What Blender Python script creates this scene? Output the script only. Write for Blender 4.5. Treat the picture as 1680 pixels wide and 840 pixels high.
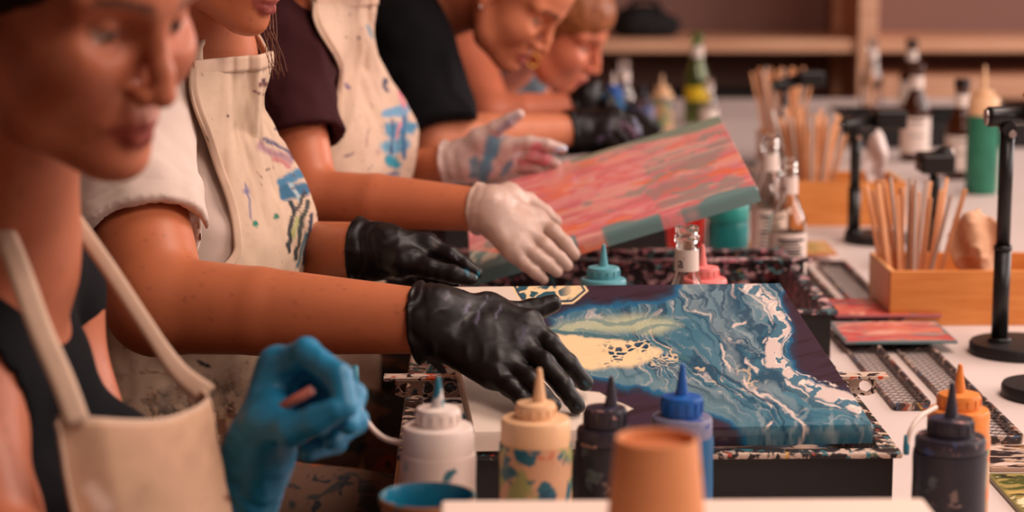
import bpy, bmesh, math, random
import numpy as np
from mathutils import Vector, Matrix
random.seed(7)
for _o in list(bpy.data.objects):
    bpy.data.objects.remove(_o)
SC = bpy.context.scene
COL = SC.collection

# ------------------------------------------------------------------ camera
F = 3500.0                                        # focal length for a 1680 px wide frame
PITCH = math.atan(587 / F)
YAW = math.atan(64 * math.cos(PITCH) / F)
CAM = np.array([0.0, 0.0, 1.35])
FW = np.array([math.sin(YAW) * math.cos(PITCH), math.cos(YAW) * math.cos(PITCH), -math.sin(PITCH)])
RT = np.array([math.cos(YAW), -math.sin(YAW), 0.0])
UP = np.cross(RT, FW)
cam_data = bpy.data.cameras.new('camera')
cam_data.sensor_width = 36.0
cam_data.lens = 36.0 * F / 1680.0
cam_data.clip_start = 0.05
cam_data.dof.use_dof = True
cam_data.dof.focus_distance = 2.28
cam_data.dof.aperture_fstop = 3.9
cam_data.dof.aperture_blades = 0
cam = bpy.data.objects.new('camera', cam_data)
COL.objects.link(cam)
cam.matrix_world = Matrix(((RT[0], UP[0], -FW[0], CAM[0]), (RT[1], UP[1], -FW[1], CAM[1]),
                           (RT[2], UP[2], -FW[2], CAM[2]), (0, 0, 0, 1)))
SC.camera = cam

# ------------------------------------------------------------------ world, lights, exposure
SC.view_settings.view_transform = 'Standard'
SC.view_settings.look = 'None'
SC.view_settings.gamma = 1.0
SC.view_settings.use_curve_mapping = False
SC.view_settings.exposure = -0.06
world = bpy.data.worlds.new('world')
SC.world = world
world.use_nodes = True
bg = world.node_tree.nodes['Background']
bg.inputs[0].default_value = (1.0, 0.56, 0.42, 1)
bg.inputs[1].default_value = 0.21


def area_light(name, loc, target, size, size_y, power, color):
    d = bpy.data.lights.new(name, 'AREA')
    d.shape = 'RECTANGLE'
    d.size, d.size_y, d.energy, d.color = size, size_y, power, color
    o = bpy.data.objects.new(name, d)
    COL.objects.link(o)
    o.location = loc
    o.rotation_euler = (Vector(target) - Vector(loc)).to_track_quat('-Z', 'Y').to_euler()
    return o


# daylight through the row of windows in the right-hand wall, and two added warm fill lights overhead, out of view
for k, yy in enumerate((1.6, 3.6, 5.6)):
    area_light('window_daylight', (3.30, yy, 1.95), (0.0, yy, 1.0), 1.5, 1.5, (38, 40, 80)[k], (1.0, 0.88, 0.84))
for k, yy in enumerate((0.6, 2.6)):
    area_light('overhead_fill_light', (1.3, yy, 2.88), (1.3, yy, 0.0), 1.2, 1.2, 55, (1.0, 0.80, 0.70))


# ------------------------------------------------------------------ pixel helpers (frame 1680 x 840)
def proj(p):
    d = np.asarray(p, float) - CAM
    z = d @ FW
    return np.stack([840 + F * (d @ RT) / z, 420 - F * (d @ UP) / z], -1)


def P(px, py, Y):
    r = FW * F + RT * (px - 840) + UP * (420 - py)
    return CAM + r * (Y / r[1])


def zat(py, Y):
    return P(840, py, Y)[2]


def xat(px, Y):
    return P(px, 420, Y)[0]


def lin(c):
    c = np.asarray(c, float) / 255.0
    return np.where(c <= 0.04045, c / 12.92, ((c + 0.055) / 1.055) ** 2.4)


TZ = 0.75      # table top height

# ------------------------------------------------------------------ object helpers
def tag(o, label=None, cat=None, group=None, kind=None):
    if label: o['label'] = label
    if cat: o['category'] = cat
    if group: o['group'] = group
    if kind: o['kind'] = kind
    return o


def empty(name, loc=(0, 0, 0), rz=0.0):
    o = bpy.data.objects.new(name, None)
    COL.objects.link(o)
    o.location = loc
    o.rotation_euler = (0, 0, rz)
    o.empty_display_size = 0.05
    return o


def link(name, me, mat=None, parent=None, smooth=None):
    o = bpy.data.objects.new(name, me)
    COL.objects.link(o)
    if mat is not None:
        me.materials.clear()
        me.materials.append(mat)
    if parent is not None:
        o.parent = parent
    if smooth is not None:
        me.polygons.foreach_set('use_smooth', [smooth] * len(me.polygons))
    return o


def from_bm(bm, name):
    me = bpy.data.meshes.new(name)
    bmesh.ops.recalc_face_normals(bm, faces=bm.faces)
    bm.to_mesh(me)
    bm.free()
    return me


def rot3(rx, ry, rz):
    return np.array((Matrix.Rotation(rz, 3, 'Z') @ Matrix.Rotation(ry, 3, 'Y') @ Matrix.Rotation(rx, 3, 'X')))


def box_bm(lo, hi, bev=0.0, seg=2, bm=None):
    bm = bm or bmesh.new()
    r = bmesh.ops.create_cube(bm, size=1.0)
    lo, hi = np.array(lo, float), np.array(hi, float)
    for v in r['verts']:
        c = np.array(v.co)
        v.co = lo + (c + 0.5) * (hi - lo)
    if bev > 0:
        es = list({e for v in r['verts'] for e in v.link_edges})
        bmesh.ops.bevel(bm, geom=es, offset=bev, segments=seg, affect='EDGES', profile=0.5)
    return bm


def box(name, lo, hi, mat, parent=None, bev=0.0, seg=2):
    return link(name, from_bm(box_bm(lo, hi, bev, seg), name), mat, parent)


def lathe_me(name, prof, seg=40, close_bottom=True, close_top=True):
    """prof: list of (r, z) from bottom to top; sharp points repeated are fine."""
    n = len(prof)
    a = np.arange(seg) * 2 * math.pi / seg
    V, Fc = [], []
    for r, z in prof:
        for t in a:
            V.append((r * math.cos(t), r * math.sin(t), z))
    for i in range(n - 1):
        for j in range(seg):
            k = (j + 1) % seg
            Fc.append((i * seg + j, i * seg + k, (i + 1) * seg + k, (i + 1) * seg + j))
    if close_bottom: Fc.append(tuple(range(seg - 1, -1, -1)))
    if close_top: Fc.append(tuple((n - 1) * seg + j for j in range(seg)))
    me = bpy.data.meshes.new(name)
    me.from_pydata(V, [], Fc)
    me.polygons.foreach_set('use_smooth', [len(p.vertices) == 4 for p in me.polygons])
    me.update()
    return me


def lathe(name, prof, mat, parent=None, loc=(0, 0, 0), seg=40, cb=True, ct=True, sharp=35):
    me = lathe_me(name, prof, seg, cb, ct)
    me.set_sharp_from_angle(angle=math.radians(sharp))
    o = link(name, me, mat, parent)
    o.location = loc
    return o


def smooth_path(pts, n):
    """Catmull-Rom through pts (any columns), n samples."""
    p = np.asarray(pts, float)
    p = np.vstack([2 * p[0] - p[1], p, 2 * p[-1] - p[-2]])
    m = len(p) - 3
    out = []
    for s in np.linspace(0, m - 1e-9, n):
        i = int(s); t = s - i
        a, b, c, d = p[i], p[i + 1], p[i + 2], p[i + 3]
        out.append(0.5 * (2 * b + (c - a) * t + (2 * a - 5 * b + 4 * c - d) * t * t + (3 * b - a - 3 * c + d) * t ** 3))
    return np.array(out)


def tube_me(name, pts, rad, seg=10):
    pts = np.asarray(pts, float)
    n = len(pts)
    rad = np.broadcast_to(np.asarray(rad, float), (n,))
    tan = np.gradient(pts, axis=0)
    tan /= np.linalg.norm(tan, axis=1)[:, None] + 1e-12
    ref = np.array([0, 0, 1.0]) if abs(tan[0][2]) < 0.9 else np.array([1.0, 0, 0])
    V, Fc = [], []
    nrm = np.cross(tan[0], ref); nrm /= np.linalg.norm(nrm)
    for i in range(n):
        nrm = nrm - tan[i] * (nrm @ tan[i]); nrm /= np.linalg.norm(nrm)
        bn = np.cross(tan[i], nrm)
        for j in range(seg):
            t = 2 * math.pi * j / seg
            V.append(pts[i] + rad[i] * (math.cos(t) * nrm + math.sin(t) * bn))
    for i in range(n - 1):
        for j in range(seg):
            k = (j + 1) % seg
            Fc.append((i * seg + j, i * seg + k, (i + 1) * seg + k, (i + 1) * seg + j))
    Fc.append(tuple(range(seg - 1, -1, -1)))
    Fc.append(tuple((n - 1) * seg + j for j in range(seg)))
    me = bpy.data.meshes.new(name)
    me.from_pydata([tuple(v) for v in V], [], Fc)
    me.polygons.foreach_set('use_smooth', [len(p.vertices) == 4 for p in me.polygons])
    me.update()
    return me


def tube(name, pts, rad, mat, parent=None, seg=10):
    return link(name, tube_me(name, pts, rad, seg), mat, parent)


def ribbon(name, pts, nrm, width, thick, mat, parent=None):
    """flat band along pts, lying against a surface with normals nrm"""
    pts, nrm = np.asarray(pts, float), np.asarray(nrm, float)
    n = len(pts)
    width = np.broadcast_to(np.asarray(width, float), (n,))
    tan = np.gradient(pts, axis=0)
    V, Fc = [], []
    for i in range(n):
        t = tan[i] / np.linalg.norm(tan[i])
        m = nrm[i] - t * (nrm[i] @ t); m /= np.linalg.norm(m)
        s = np.cross(t, m)
        for a, b in ((-1, -1), (-.5, -1), (.5, -1), (1, -1), (1, 1), (.5, 1.25), (-.5, 1.25), (-1, 1)):
            V.append(tuple(pts[i] + s * a * width[i] / 2 + m * b * thick / 2))
    for i in range(n - 1):
        for j in range(8):
            k = (j + 1) % 8
            Fc.append((i * 8 + j, i * 8 + k, (i + 1) * 8 + k, (i + 1) * 8 + j))
    Fc += [tuple(range(7, -1, -1)), tuple((n - 1) * 8 + j for j in range(8))]
    me = bpy.data.meshes.new(name)
    me.from_pydata(V, [], Fc)
    me.update()
    return link(name, me, mat, parent, smooth=True)


# ------------------------------------------------------------------ noise (numpy)
def _hash(ix, iy, iz, seed):
    h = (ix.astype(np.int64) * 374761393 + iy.astype(np.int64) * 668265263 + iz.astype(np.int64) * 2147483647 + seed * 974634777) & 0x7fffffff
    h = ((h ^ (h >> 13)) * 1274126177) & 0x7fffffff
    h = h ^ (h >> 16)
    return (h & 0xffff).astype(np.float32) / 65535.0


def noise3(p, seed=0):
    p = np.asarray(p, np.float32)
    i = np.floor(p).astype(np.int64)
    f = p - i
    f = f * f * f * (f * (f * 6 - 15) + 10)
    r = 0
    for dx in (0, 1):
        wx = f[:, 0] if dx else 1 - f[:, 0]
        for dy in (0, 1):
            wy = f[:, 1] if dy else 1 - f[:, 1]
            for dz in (0, 1):
                wz = f[:, 2] if dz else 1 - f[:, 2]
                r = r + wx * wy * wz * _hash(i[:, 0] + dx, i[:, 1] + dy, i[:, 2] + dz, seed)
    return r * 2 - 1


def noise2(x, y, seed=0):
    ix, iy = np.floor(x).astype(np.int64), np.floor(y).astype(np.int64)
    fx, fy = x - ix, y - iy
    fx = fx ** 3 * (fx * (fx * 6 - 15) + 10); fy = fy ** 3 * (fy * (fy * 6 - 15) + 10)
    z = np.zeros_like(ix)
    a = _hash(ix, iy, z, seed); b = _hash(ix + 1, iy, z, seed)
    c = _hash(ix, iy + 1, z, seed); d = _hash(ix + 1, iy + 1, z, seed)
    return ((a * (1 - fx) + b * fx) * (1 - fy) + (c * (1 - fx) + d * fx) * fy) * 2 - 1


def fbm2(x, y, oct=4, seed=0):
    r, a, s = 0, 0.5, 1.0
    for o in range(oct):
        r = r + a * noise2(x * s + 17.3 * o, y * s - 9.1 * o, seed + o)
        a *= 0.5; s *= 2.03
    return r


def voro2(x, y, seed=0):
    """F1, F2 distances of a jittered cell pattern"""
    ix, iy = np.floor(x).astype(np.int64), np.floor(y).astype(np.int64)
    f1 = np.full(x.shape, 9.0); f2 = np.full(x.shape, 9.0)
    z = np.zeros_like(ix)
    for dx in (-1, 0, 1):
        for dy in (-1, 0, 1):
            jx = _hash(ix + dx, iy + dy, z, seed); jy = _hash(ix + dx, iy + dy, z, seed + 31)
            d = np.hypot(ix + dx + jx - x, iy + dy + jy - y)
            f2 = np.minimum(f2, np.maximum(f1, d)); f1 = np.minimum(f1, d)
    return f1, f2


def poly_sd(x, y, poly):
    """signed distance to a polygon, negative inside"""
    poly = np.asarray(poly, float)
    d = np.full(x.shape, 1e18); s = np.ones(x.shape)
    n = len(poly)
    for i in range(n):
        a, b = poly[i], poly[i - 1]
        ex, ey = b[0] - a[0], b[1] - a[1]
        wx, wy = x - a[0], y - a[1]
        t = np.clip((wx * ex + wy * ey) / (ex * ex + ey * ey), 0, 1)
        d = np.minimum(d, (wx - ex * t) ** 2 + (wy - ey * t) ** 2)
        c1, c2, c3 = y >= a[1], y < b[1], ex * wy > ey * wx
        flip = (c1 & c2 & c3) | (~c1 & ~c2 & ~c3)
        s = np.where(flip, -s, s)
    return s * np.sqrt(d)


def line_d(x, y, pts):
    pts = np.asarray(pts, float)
    d = np.full(x.shape, 1e18)
    for a, b in zip(pts[:-1], pts[1:]):
        e = b - a
        t = np.clip(((x - a[0]) * e[0] + (y - a[1]) * e[1]) / (e @ e), 0, 1)
        d = np.minimum(d, (x - a[0] - e[0] * t) ** 2 + (y - a[1] - e[1] * t) ** 2)
    return np.sqrt(d)


def sstep(a, b, x):
    t = np.clip((x - a) / (b - a), 0, 1)
    return t * t * (3 - 2 * t)


def mixc(c0, c1, t):
    return c0 * (1 - t[:, None]) + c1 * t[:, None]


# ------------------------------------------------------------------ signed distance fields -> one continuous skin
def smin(a, b, k):
    h = np.clip(0.5 + 0.5 * (b - a) / k, 0, 1)
    return b * (1 - h) + a * h - k * h * (1 - h)


def smax(a, b, k):
    return -smin(-a, -b, k)


def rcone(a, b, ra, rb):
    a, b = np.asarray(a, np.float32), np.asarray(b, np.float32)
    ba = b - a; L = float(ba @ ba) + 1e-12
    def f(p):
        pa = p - a
        t = np.clip(pa @ ba / L, 0, 1)
        return np.linalg.norm(pa - t[:, None] * ba, axis=1) - (ra + (rb - ra) * t)
    return f


def ell(c, r, R=None):
    c = np.asarray(c, np.float32); r = np.asarray(r, np.float32)
    def f(p):
        q = p - c
        if R is not None: q = q @ np.asarray(R, np.float32)
        k0 = np.linalg.norm(q / r, axis=1); k1 = np.linalg.norm(q / (r * r), axis=1) + 1e-9
        return k0 * (k0 - 1) / k1
    return f


def ecap(a, b, w, r0, r1):
    """elliptical capsule: w = sideways axis; r0/r1 = (half width, half depth) at both ends"""
    a, b, w = (np.asarray(v, np.float32) for v in (a, b, w))
    u = b - a; L = float(np.linalg.norm(u)); u = u / L
    w = w - u * (w @ u); w = w / np.linalg.norm(w)
    f_ = np.cross(u, w)
    def f(p):
        q = p - a
        h = q @ u; t = np.clip(h / L, 0, 1)
        rw = r0[0] + (r1[0] - r0[0]) * t; rf = r0[1] + (r1[1] - r0[1]) * t
        ex = h - t * L
        x = q @ w; y = q @ f_
        k0 = np.sqrt((x / rw) ** 2 + (y / rf) ** 2 + (ex / rf) ** 2)
        k1 = np.sqrt((x / rw ** 2) ** 2 + (y / rf ** 2) ** 2 + (ex / rf ** 2) ** 2) + 1e-9
        return k0 * (k0 - 1) / k1
    return f


def union(prims, k):
    def f(p):
        d = None
        for q in prims:
            kk = k
            if isinstance(q, tuple): q, kk = q
            v = q(p)
            d = v if d is None else smin(d, v, kk)
        return d
    return f


def sdf_mesh(name, fn, lo, hi, h, newton=1):
    """sparse sampling + surface nets"""
    lo, hi = np.asarray(lo, float), np.asarray(hi, float)
    B = 4
    nb = np.ceil((hi - lo) / (h * B)).astype(int) + 1
    n = nb * B
    bc = [lo[i] + (np.arange(nb[i]) * B + (B - 1) / 2) * h for i in range(3)]
    g = np.stack(np.meshgrid(*bc, indexing='ij'), -1).reshape(-1, 3).astype(np.float32)
    dc = fn(g)
    near = np.abs(dc) < h * B * 1.15 + 0.006
    D = np.repeat(np.repeat(np.repeat(dc.reshape(nb), B, 0), B, 1), B, 2).astype(np.float32)
    idx = np.argwhere(near.reshape(nb)) * B
    off = np.stack(np.meshgrid(*[np.arange(B)] * 3, indexing='ij'), -1).reshape(-1, 3)
    fi = (idx[:, None, :] + off[None]).reshape(-1, 3)
    pts = (lo + fi * h).astype(np.float32)
    for s in range(0, len(pts), 400000):
        e = s + 400000
        D[fi[s:e, 0], fi[s:e, 1], fi[s:e, 2]] = fn(pts[s:e])
    D[0], D[-1], D[:, 0], D[:, -1], D[:, :, 0], D[:, :, -1] = (np.maximum(x, h * .5) for x in (D[0], D[-1], D[:, 0], D[:, -1], D[:, :, 0], D[:, :, -1]))
    S = D < 0
    cnt = np.zeros(n - 1, np.int8)
    cs = [(a, b, c) for a in (0, 1) for b in (0, 1) for c in (0, 1)]
    for a, b, c in cs:
        cnt += S[a:n[0] - 1 + a, b:n[1] - 1 + b, c:n[2] - 1 + c]
    act = (cnt > 0) & (cnt < 8)
    ci = np.argwhere(act)
    vid = -np.ones(n - 1, np.int64)
    vid[act] = np.arange(len(ci))
    acc = np.zeros((len(ci), 3)); num = np.zeros(len(ci))
    for i in range(8):
        for j in range(i + 1, 8):
            A, Bc = np.array(cs[i]), np.array(cs[j])
            if np.abs(A - Bc).sum() != 1: continue
            da = D[tuple((ci + A).T)]; db = D[tuple((ci + Bc).T)]
            m = (da < 0) != (db < 0)
            t = np.where(m, da / (da - db + 1e-20), 0)[:, None]
            acc += np.where(m[:, None], A + t * (Bc - A), 0); num += m
    V = lo + (ci + acc / num[:, None]) * h
    faces = []
    for ax in range(3):
        o1, o2 = [(1, 2), (2, 0), (0, 1)][ax]
        sl0 = [slice(1, -1)] * 3; sl1 = [slice(1, -1)] * 3
        sl0[ax] = slice(0, -1); sl1[ax] = slice(1, None)
        s0, s1 = S[tuple(sl0)], S[tuple(sl1)]
        for flip in (False, True):
            e = np.argwhere((s0 & ~s1) if not flip else (~s0 & s1))
            if not len(e): continue
            base = e.copy()
            for d in range(3):
                if d != ax: base[:, d] += 1
            q = []
            for (u, v) in ((-1, -1), (0, -1), (0, 0), (-1, 0)):
                c = base.copy(); c[:, o1] += u; c[:, o2] += v
                q.append(vid[tuple(c.T)])
            q = np.stack(q, 1)
            if flip: q = q[:, ::-1]
            faces.append(q)
    Fq = np.concatenate(faces)
    Fq = Fq[(Fq >= 0).all(1)]
    for it in range(newton):
        v32 = V.astype(np.float32); d0 = fn(v32); e = h * .4
        gr = np.stack([fn(v32 + np.eye(3, dtype=np.float32)[i] * e) - d0 for i in range(3)], 1) / e
        g2 = (gr ** 2).sum(1) + 1e-6
        st = (d0 / g2)[:, None] * gr
        l = np.linalg.norm(st, axis=1)[:, None] + 1e-12
        V = V - st * np.minimum(1, h * .7 / l)
    me = bpy.data.meshes.new(name)
    me.vertices.add(len(V)); me.vertices.foreach_set('co', V.astype(np.float32).ravel())
    me.loops.add(len(Fq) * 4); me.loops.foreach_set('vertex_index', Fq.astype(np.int32).ravel())
    me.polygons.add(len(Fq)); me.polygons.foreach_set('loop_start', np.arange(len(Fq), dtype=np.int32) * 4)
    me.polygons.foreach_set('use_smooth', np.ones(len(Fq), bool))
    me.update(calc_edges=True)
    return me, V


def set_col(me, rgb):
    at = me.color_attributes.new('Col', 'FLOAT_COLOR', 'POINT')
    a = np.ones((len(me.vertices), 4), np.float32)
    a[:, :3] = rgb
    at.data.foreach_set('color', a.ravel())


# ------------------------------------------------------------------ materials
MATS = {}


def mat(name, color=(200, 200, 200), rough=0.6, spec=0.5, metal=0.0, trans=0.0, ior=1.45, alpha=1.0, coat=0.0,
        sss=0.0, var=0.0, vscale=40.0, bump=0.0, bscale=120.0, attr=False, emit=None, spots=None, sscale=60.0, stretch=None, sheen=0.0):
    """Principled material; var = colour mottling, spots = list of (rgb, threshold, scale) paint marks"""
    if name in MATS: return MATS[name]
    m = bpy.data.materials.new(name)
    m.use_nodes = True
    nt = m.node_tree; N = nt.nodes; L = nt.links
    b = N['Principled BSDF']
    c = tuple(lin(color)) + (1,)
    b.inputs['Base Color'].default_value = c
    b.inputs['Roughness'].default_value = rough
    b.inputs['Specular IOR Level'].default_value = spec
    b.inputs['Metallic'].default_value = metal
    b.inputs['Transmission Weight'].default_value = trans
    b.inputs['IOR'].default_value = ior
    b.inputs['Alpha'].default_value = alpha
    b.inputs['Coat Weight'].default_value = coat
    b.inputs['Coat Roughness'].default_value = 0.12
    if sheen: b.inputs['Sheen Weight'].default_value = sheen
    if sss:
        b.inputs['Subsurface Weight'].default_value = sss
        b.inputs['Subsurface Radius'].default_value = (0.012, 0.004, 0.002)
        b.inputs['Subsurface Scale'].default_value = 1.0
    tc = N.new('ShaderNodeTexCoord')
    mp = N.new('ShaderNodeMapping')
    L.new(tc.outputs['Object'], mp.inputs[0])
    if stretch: mp.inputs['Scale'].default_value = stretch
    vec = mp.outputs[0]
    cur = None
    if attr:
        at = N.new('ShaderNodeAttribute'); at.attribute_name = 'Col'
        cur = at.outputs['Color']
    if var:
        nz = N.new('ShaderNodeTexNoise'); nz.inputs['Scale'].default_value = vscale; nz.inputs['Detail'].default_value = 4
        L.new(vec, nz.inputs['Vector'])
        mr = N.new('ShaderNodeMapRange'); mr.inputs[1].default_value = 0.3; mr.inputs[2].default_value = 0.7
        mr.inputs[3].default_value = 1 - var; mr.inputs[4].default_value = 1 + var
        L.new(nz.outputs['Fac'], mr.inputs[0])
        mx = N.new('ShaderNodeMix'); mx.data_type = 'RGBA'; mx.blend_type = 'MULTIPLY'; mx.inputs[0].default_value = 1.0
        if cur: L.new(cur, mx.inputs[6])
        else: mx.inputs[6].default_value = c
        cmb = N.new('ShaderNodeCombineColor')
        for i in range(3): L.new(mr.outputs[0], cmb.inputs[i])
        L.new(cmb.outputs[0], mx.inputs[7])
        cur = mx.outputs[2]
    if spots:
        for i, (rgb, th, sc) in enumerate(spots):
            nz = N.new('ShaderNodeTexNoise'); nz.noise_dimensions = '4D'; nz.inputs['W'].default_value = i * 7.7 + 1.3
            nz.inputs['Scale'].default_value = sc; nz.inputs['Detail'].default_value = 3; nz.inputs['Distortion'].default_value = 0.6
            L.new(vec, nz.inputs['Vector'])
            mr = N.new('ShaderNodeMapRange'); mr.inputs[1].default_value = th; mr.inputs[2].default_value = th + 0.035
            L.new(nz.outputs['Fac'], mr.inputs[0])
            mx = N.new('ShaderNodeMix'); mx.data_type = 'RGBA'
            L.new(mr.outputs[0], mx.inputs[0])
            if cur: L.new(cur, mx.inputs[6])
            else: mx.inputs[6].default_value = c
            mx.inputs[7].default_value = tuple(lin(rgb)) + (1,)
            cur = mx.outputs[2]
    if cur: L.new(cur, b.inputs['Base Color'])
    if bump:
        nz = N.new('ShaderNodeTexNoise'); nz.inputs['Scale'].default_value = bscale; nz.inputs['Detail'].default_value = 3
        L.new(vec, nz.inputs['Vector'])
        bp = N.new('ShaderNodeBump'); bp.inputs['Strength'].default_value = bump; bp.inputs['Distance'].default_value = 0.002
        L.new(nz.outputs['Fac'], bp.inputs['Height']); L.new(bp.outputs[0], b.inputs['Normal'])
    if emit:
        b.inputs['Emission Color'].default_value = tuple(lin(emit[0])) + (1,)
        b.inputs['Emission Strength'].default_value = emit[1]
    MATS[name] = m
    return m


def wood(name, c0, c1, scale=9.0, stretch=(1, 12, 12), rough=0.55):
    if name in MATS: return MATS[name]
    m = mat(name, c0, rough)
    nt = m.node_tree; N = nt.nodes; L = nt.links
    tc = N.new('ShaderNodeTexCoord'); mp = N.new('ShaderNodeMapping'); mp.inputs['Scale'].default_value = stretch
    L.new(tc.outputs['Object'], mp.inputs[0])
    nz = N.new('ShaderNodeTexNoise'); nz.inputs['Scale'].default_value = scale; nz.inputs['Detail'].default_value = 5; nz.inputs['Distortion'].default_value = .4
    L.new(mp.outputs[0], nz.inputs['Vector'])
    r = N.new('ShaderNodeValToRGB'); r.color_ramp.elements[0].position = .35; r.color_ramp.elements[1].position = .65
    r.color_ramp.elements[0].color = tuple(lin(c0)) + (1,); r.color_ramp.elements[1].color = tuple(lin(c1)) + (1,)
    L.new(nz.outputs['Fac'], r.inputs[0]); L.new(r.outputs[0], N['Principled BSDF'].inputs['Base Color'])
    return m


def text_me(name, s, size, radius=None, extrude=0.0003):
    """lettering as a mesh; wrapped round a cylinder of the given radius (text centred on -Y side)"""
    cu = bpy.data.curves.new(name, 'FONT'); cu.body = s; cu.size = size; cu.align_x = 'CENTER'; cu.align_y = 'CENTER'; cu.extrude = extrude
    ob = bpy.data.objects.new(name, cu); COL.objects.link(ob)
    dg = bpy.context.evaluated_depsgraph_get()
    me = bpy.data.meshes.new_from_object(ob.evaluated_get(dg))
    bpy.data.objects.remove(ob); bpy.data.curves.remove(cu)
    for v in me.vertices:
        x, y, z = v.co
        if radius:
            a = x / radius
            v.co = ((radius + z) * math.sin(a), -(radius + z) * math.cos(a), y)
        else:
            v.co = (x, -z, y)
    return me

# ================================================================== the room
M_wall = mat('wall_plaster', (150, 112, 96), 0.9, var=.05, vscale=3)
M_floor = mat('splattered_floor', (46, 34, 30), 0.8, spots=[((120, 90, 70), .60, 9), ((30, 60, 66), .63, 14), ((125, 60, 30), .66, 11), ((170, 140, 115), .70, 20)])
M_paper = mat('white_table_paper', (206, 190, 184), 0.55, var=.03, vscale=6, bump=.08, bscale=14)
M_shelfwood = wood('shelf_pine', (206, 150, 116), (220, 168, 134), 4)
M_shelfdark = mat('shelf_back_panel', (134, 98, 88), 0.85)
M_black = mat('black_plastic', (20, 17, 17), 0.45, var=.2, vscale=30)
M_blackmetal = mat('black_metal', (16, 14, 14), 0.38)
M_chrome = mat('brushed_steel', (200, 190, 185), 0.25, metal=1.0)
M_white = mat('white_plastic', (228, 210, 198), 0.4)

tag(box('floor', (-2.6, -1.0, -0.05), (3.6, 8.0, 0.0), M_floor), kind='structure')
tag(box('wall_back', (-2.6, 7.75, 0.0), (3.6, 7.85, 3.0), M_wall), kind='structure')
tag(box('wall_left', (-2.7, -1.0, 0.0), (-2.6, 7.85, 3.0), M_wall), kind='structure')
wr = box('wall_right', (3.4, -1.0, 0.0), (3.5, 7.85, 1.1), M_wall); tag(wr, kind='structure')
box('wall_upper_band', (3.4, -1.0, 2.75), (3.5, 7.85, 3.0), M_wall, wr)
for y0, y1 in ((-1, .75), (2.45, 2.75), (4.45, 4.75), (6.45, 7.85)):
    box('wall_pier', (3.4, y0, 1.1), (3.5, y1, 2.75), M_wall, wr)
tag(box('ceiling', (-2.7, -1.0, 3.0), (3.5, 7.85, 3.05), M_wall), kind='structure')
for k, yy in enumerate((1.6, 3.6, 5.6)):
    wdw = empty('window_%d' % (k + 1), (3.45, yy, 1.1)); tag(wdw, kind='structure')
    for (a, b) in (((-.03, -.85, 0), (.03, -.79, 1.65)), ((-.03, .79, 0), (.03, .85, 1.65)), ((-.03, -.79, 0), (.03, .79, .06)), ((-.03, -.79, 1.59), (.03, .79, 1.65)), ((-.02, -.02, .06), (.02, .02, 1.59))):
        box('window_frame', a, b, M_white, wdw)

# shelf unit along the back wall
SY = 7.2
sh = empty('shelf_unit', (1.2, SY, 0)); tag(sh, 'pale wooden shelf unit along the back wall', 'shelf')
def shp(name, lo, hi, m=M_shelfwood, bev=.004):
    o = box(name, np.array(lo) - (1.2, SY, 0), np.array(hi) - (1.2, SY, 0), m, sh, bev); return o
xp0, xp1 = xat(1397, SY), xat(1428, SY)
xl, xr = -0.9, 2.6
shp('shelf_board', (xl, SY, zat(87, SY)), (xp0, SY + .42, zat(65, SY)))
shp('shelf_board', (xp1, SY, zat(87, SY)), (xr, SY + .42, zat(65, SY)))
shp('upright', (xp0, SY - .02, 0), (xp1, SY + .44, 2.0))
shp('upright', (xat(1358, SY + .3), SY + .3, 0), (xat(1388, SY + .3), SY + .4, 2.0))
shp('lower_board', (xp1, SY - .05, zat(162, SY)), (xr, SY + .42, zat(126, SY)))
shp('lower_board', (xl, SY, .28), (xp0, SY + .42, .33))
shp('back_panel', (xl, SY + .43, 0), (xr, SY + .46, 2.0), M_shelfdark, 0)
shp('end_panel', (xl - .04, SY, 0), (xl, SY + .44, 2.0)); shp('end_panel', (xr, SY, 0), (xr + .04, SY + .44, 2.0))
# black storage crates in the dark lower bay
M_crate = mat('dark_crate', (34, 25, 24), .7)
for i, (a, b) in enumerate(((.42, .76), (.79, 1.10))):
    cr = empty('storage_crate', ((a + b) / 2, SY + .2, .33)); w = (b - a) / 2
    for (lo, hi) in (((-w, -.17, 0), (w, .17, .02)), ((-w, -.17, .02), (w, -.15, .36)), ((-w, .15, .02), (w, .17, .36)), ((-w, -.15, .02), (-w + .02, .15, .36)), ((w - .02, -.15, .02), (w, .15, .36))):
        box('crate_side', lo, hi, M_crate, cr, .003)
    tag(cr, ('dark storage crate on the low shelf behind the green glass bottle', 'dark storage crate on the low shelf nearest the shelf upright')[i], 'crate', 'crates in the shelf unit')
# slouched black bag on the shelf
bx0, bx1 = xat(1003, SY + .12), xat(1112, SY + .12); zb0 = zat(65, SY)
bc = np.array([(bx0 + bx1) / 2, SY + .17, zb0])
bagf = union([ell(bc + (-.03, 0, .045), (.095, .09, .055)), ell(bc + (.05, 0, .035), (.07, .08, .045)), ell(bc + (.0, 0, .07), (.06, .05, .035))], .03)
bagg = lambda p: smax(bagf(p) + .006 * noise3(p * 30), zb0 + .001 - p[:, 2], .006)
me, V = sdf_mesh('black_bag', bagg, bc - (.16, .13, .02), bc + (.16, .13, .14), .007)
bag = link('black_bag', me, mat('black_cloth', (20, 17, 19), .85)); tag(bag, 'slouched black cloth bag on the wooden shelf', 'bag')
tube('bag_handle', smooth_path([bc + (-.07, -.03, .08), bc + (-.04, -.05, .125), bc + (.03, -.05, .12), bc + (.05, -.03, .06)], 16), .008, MATS['black_cloth'], bag)

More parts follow.
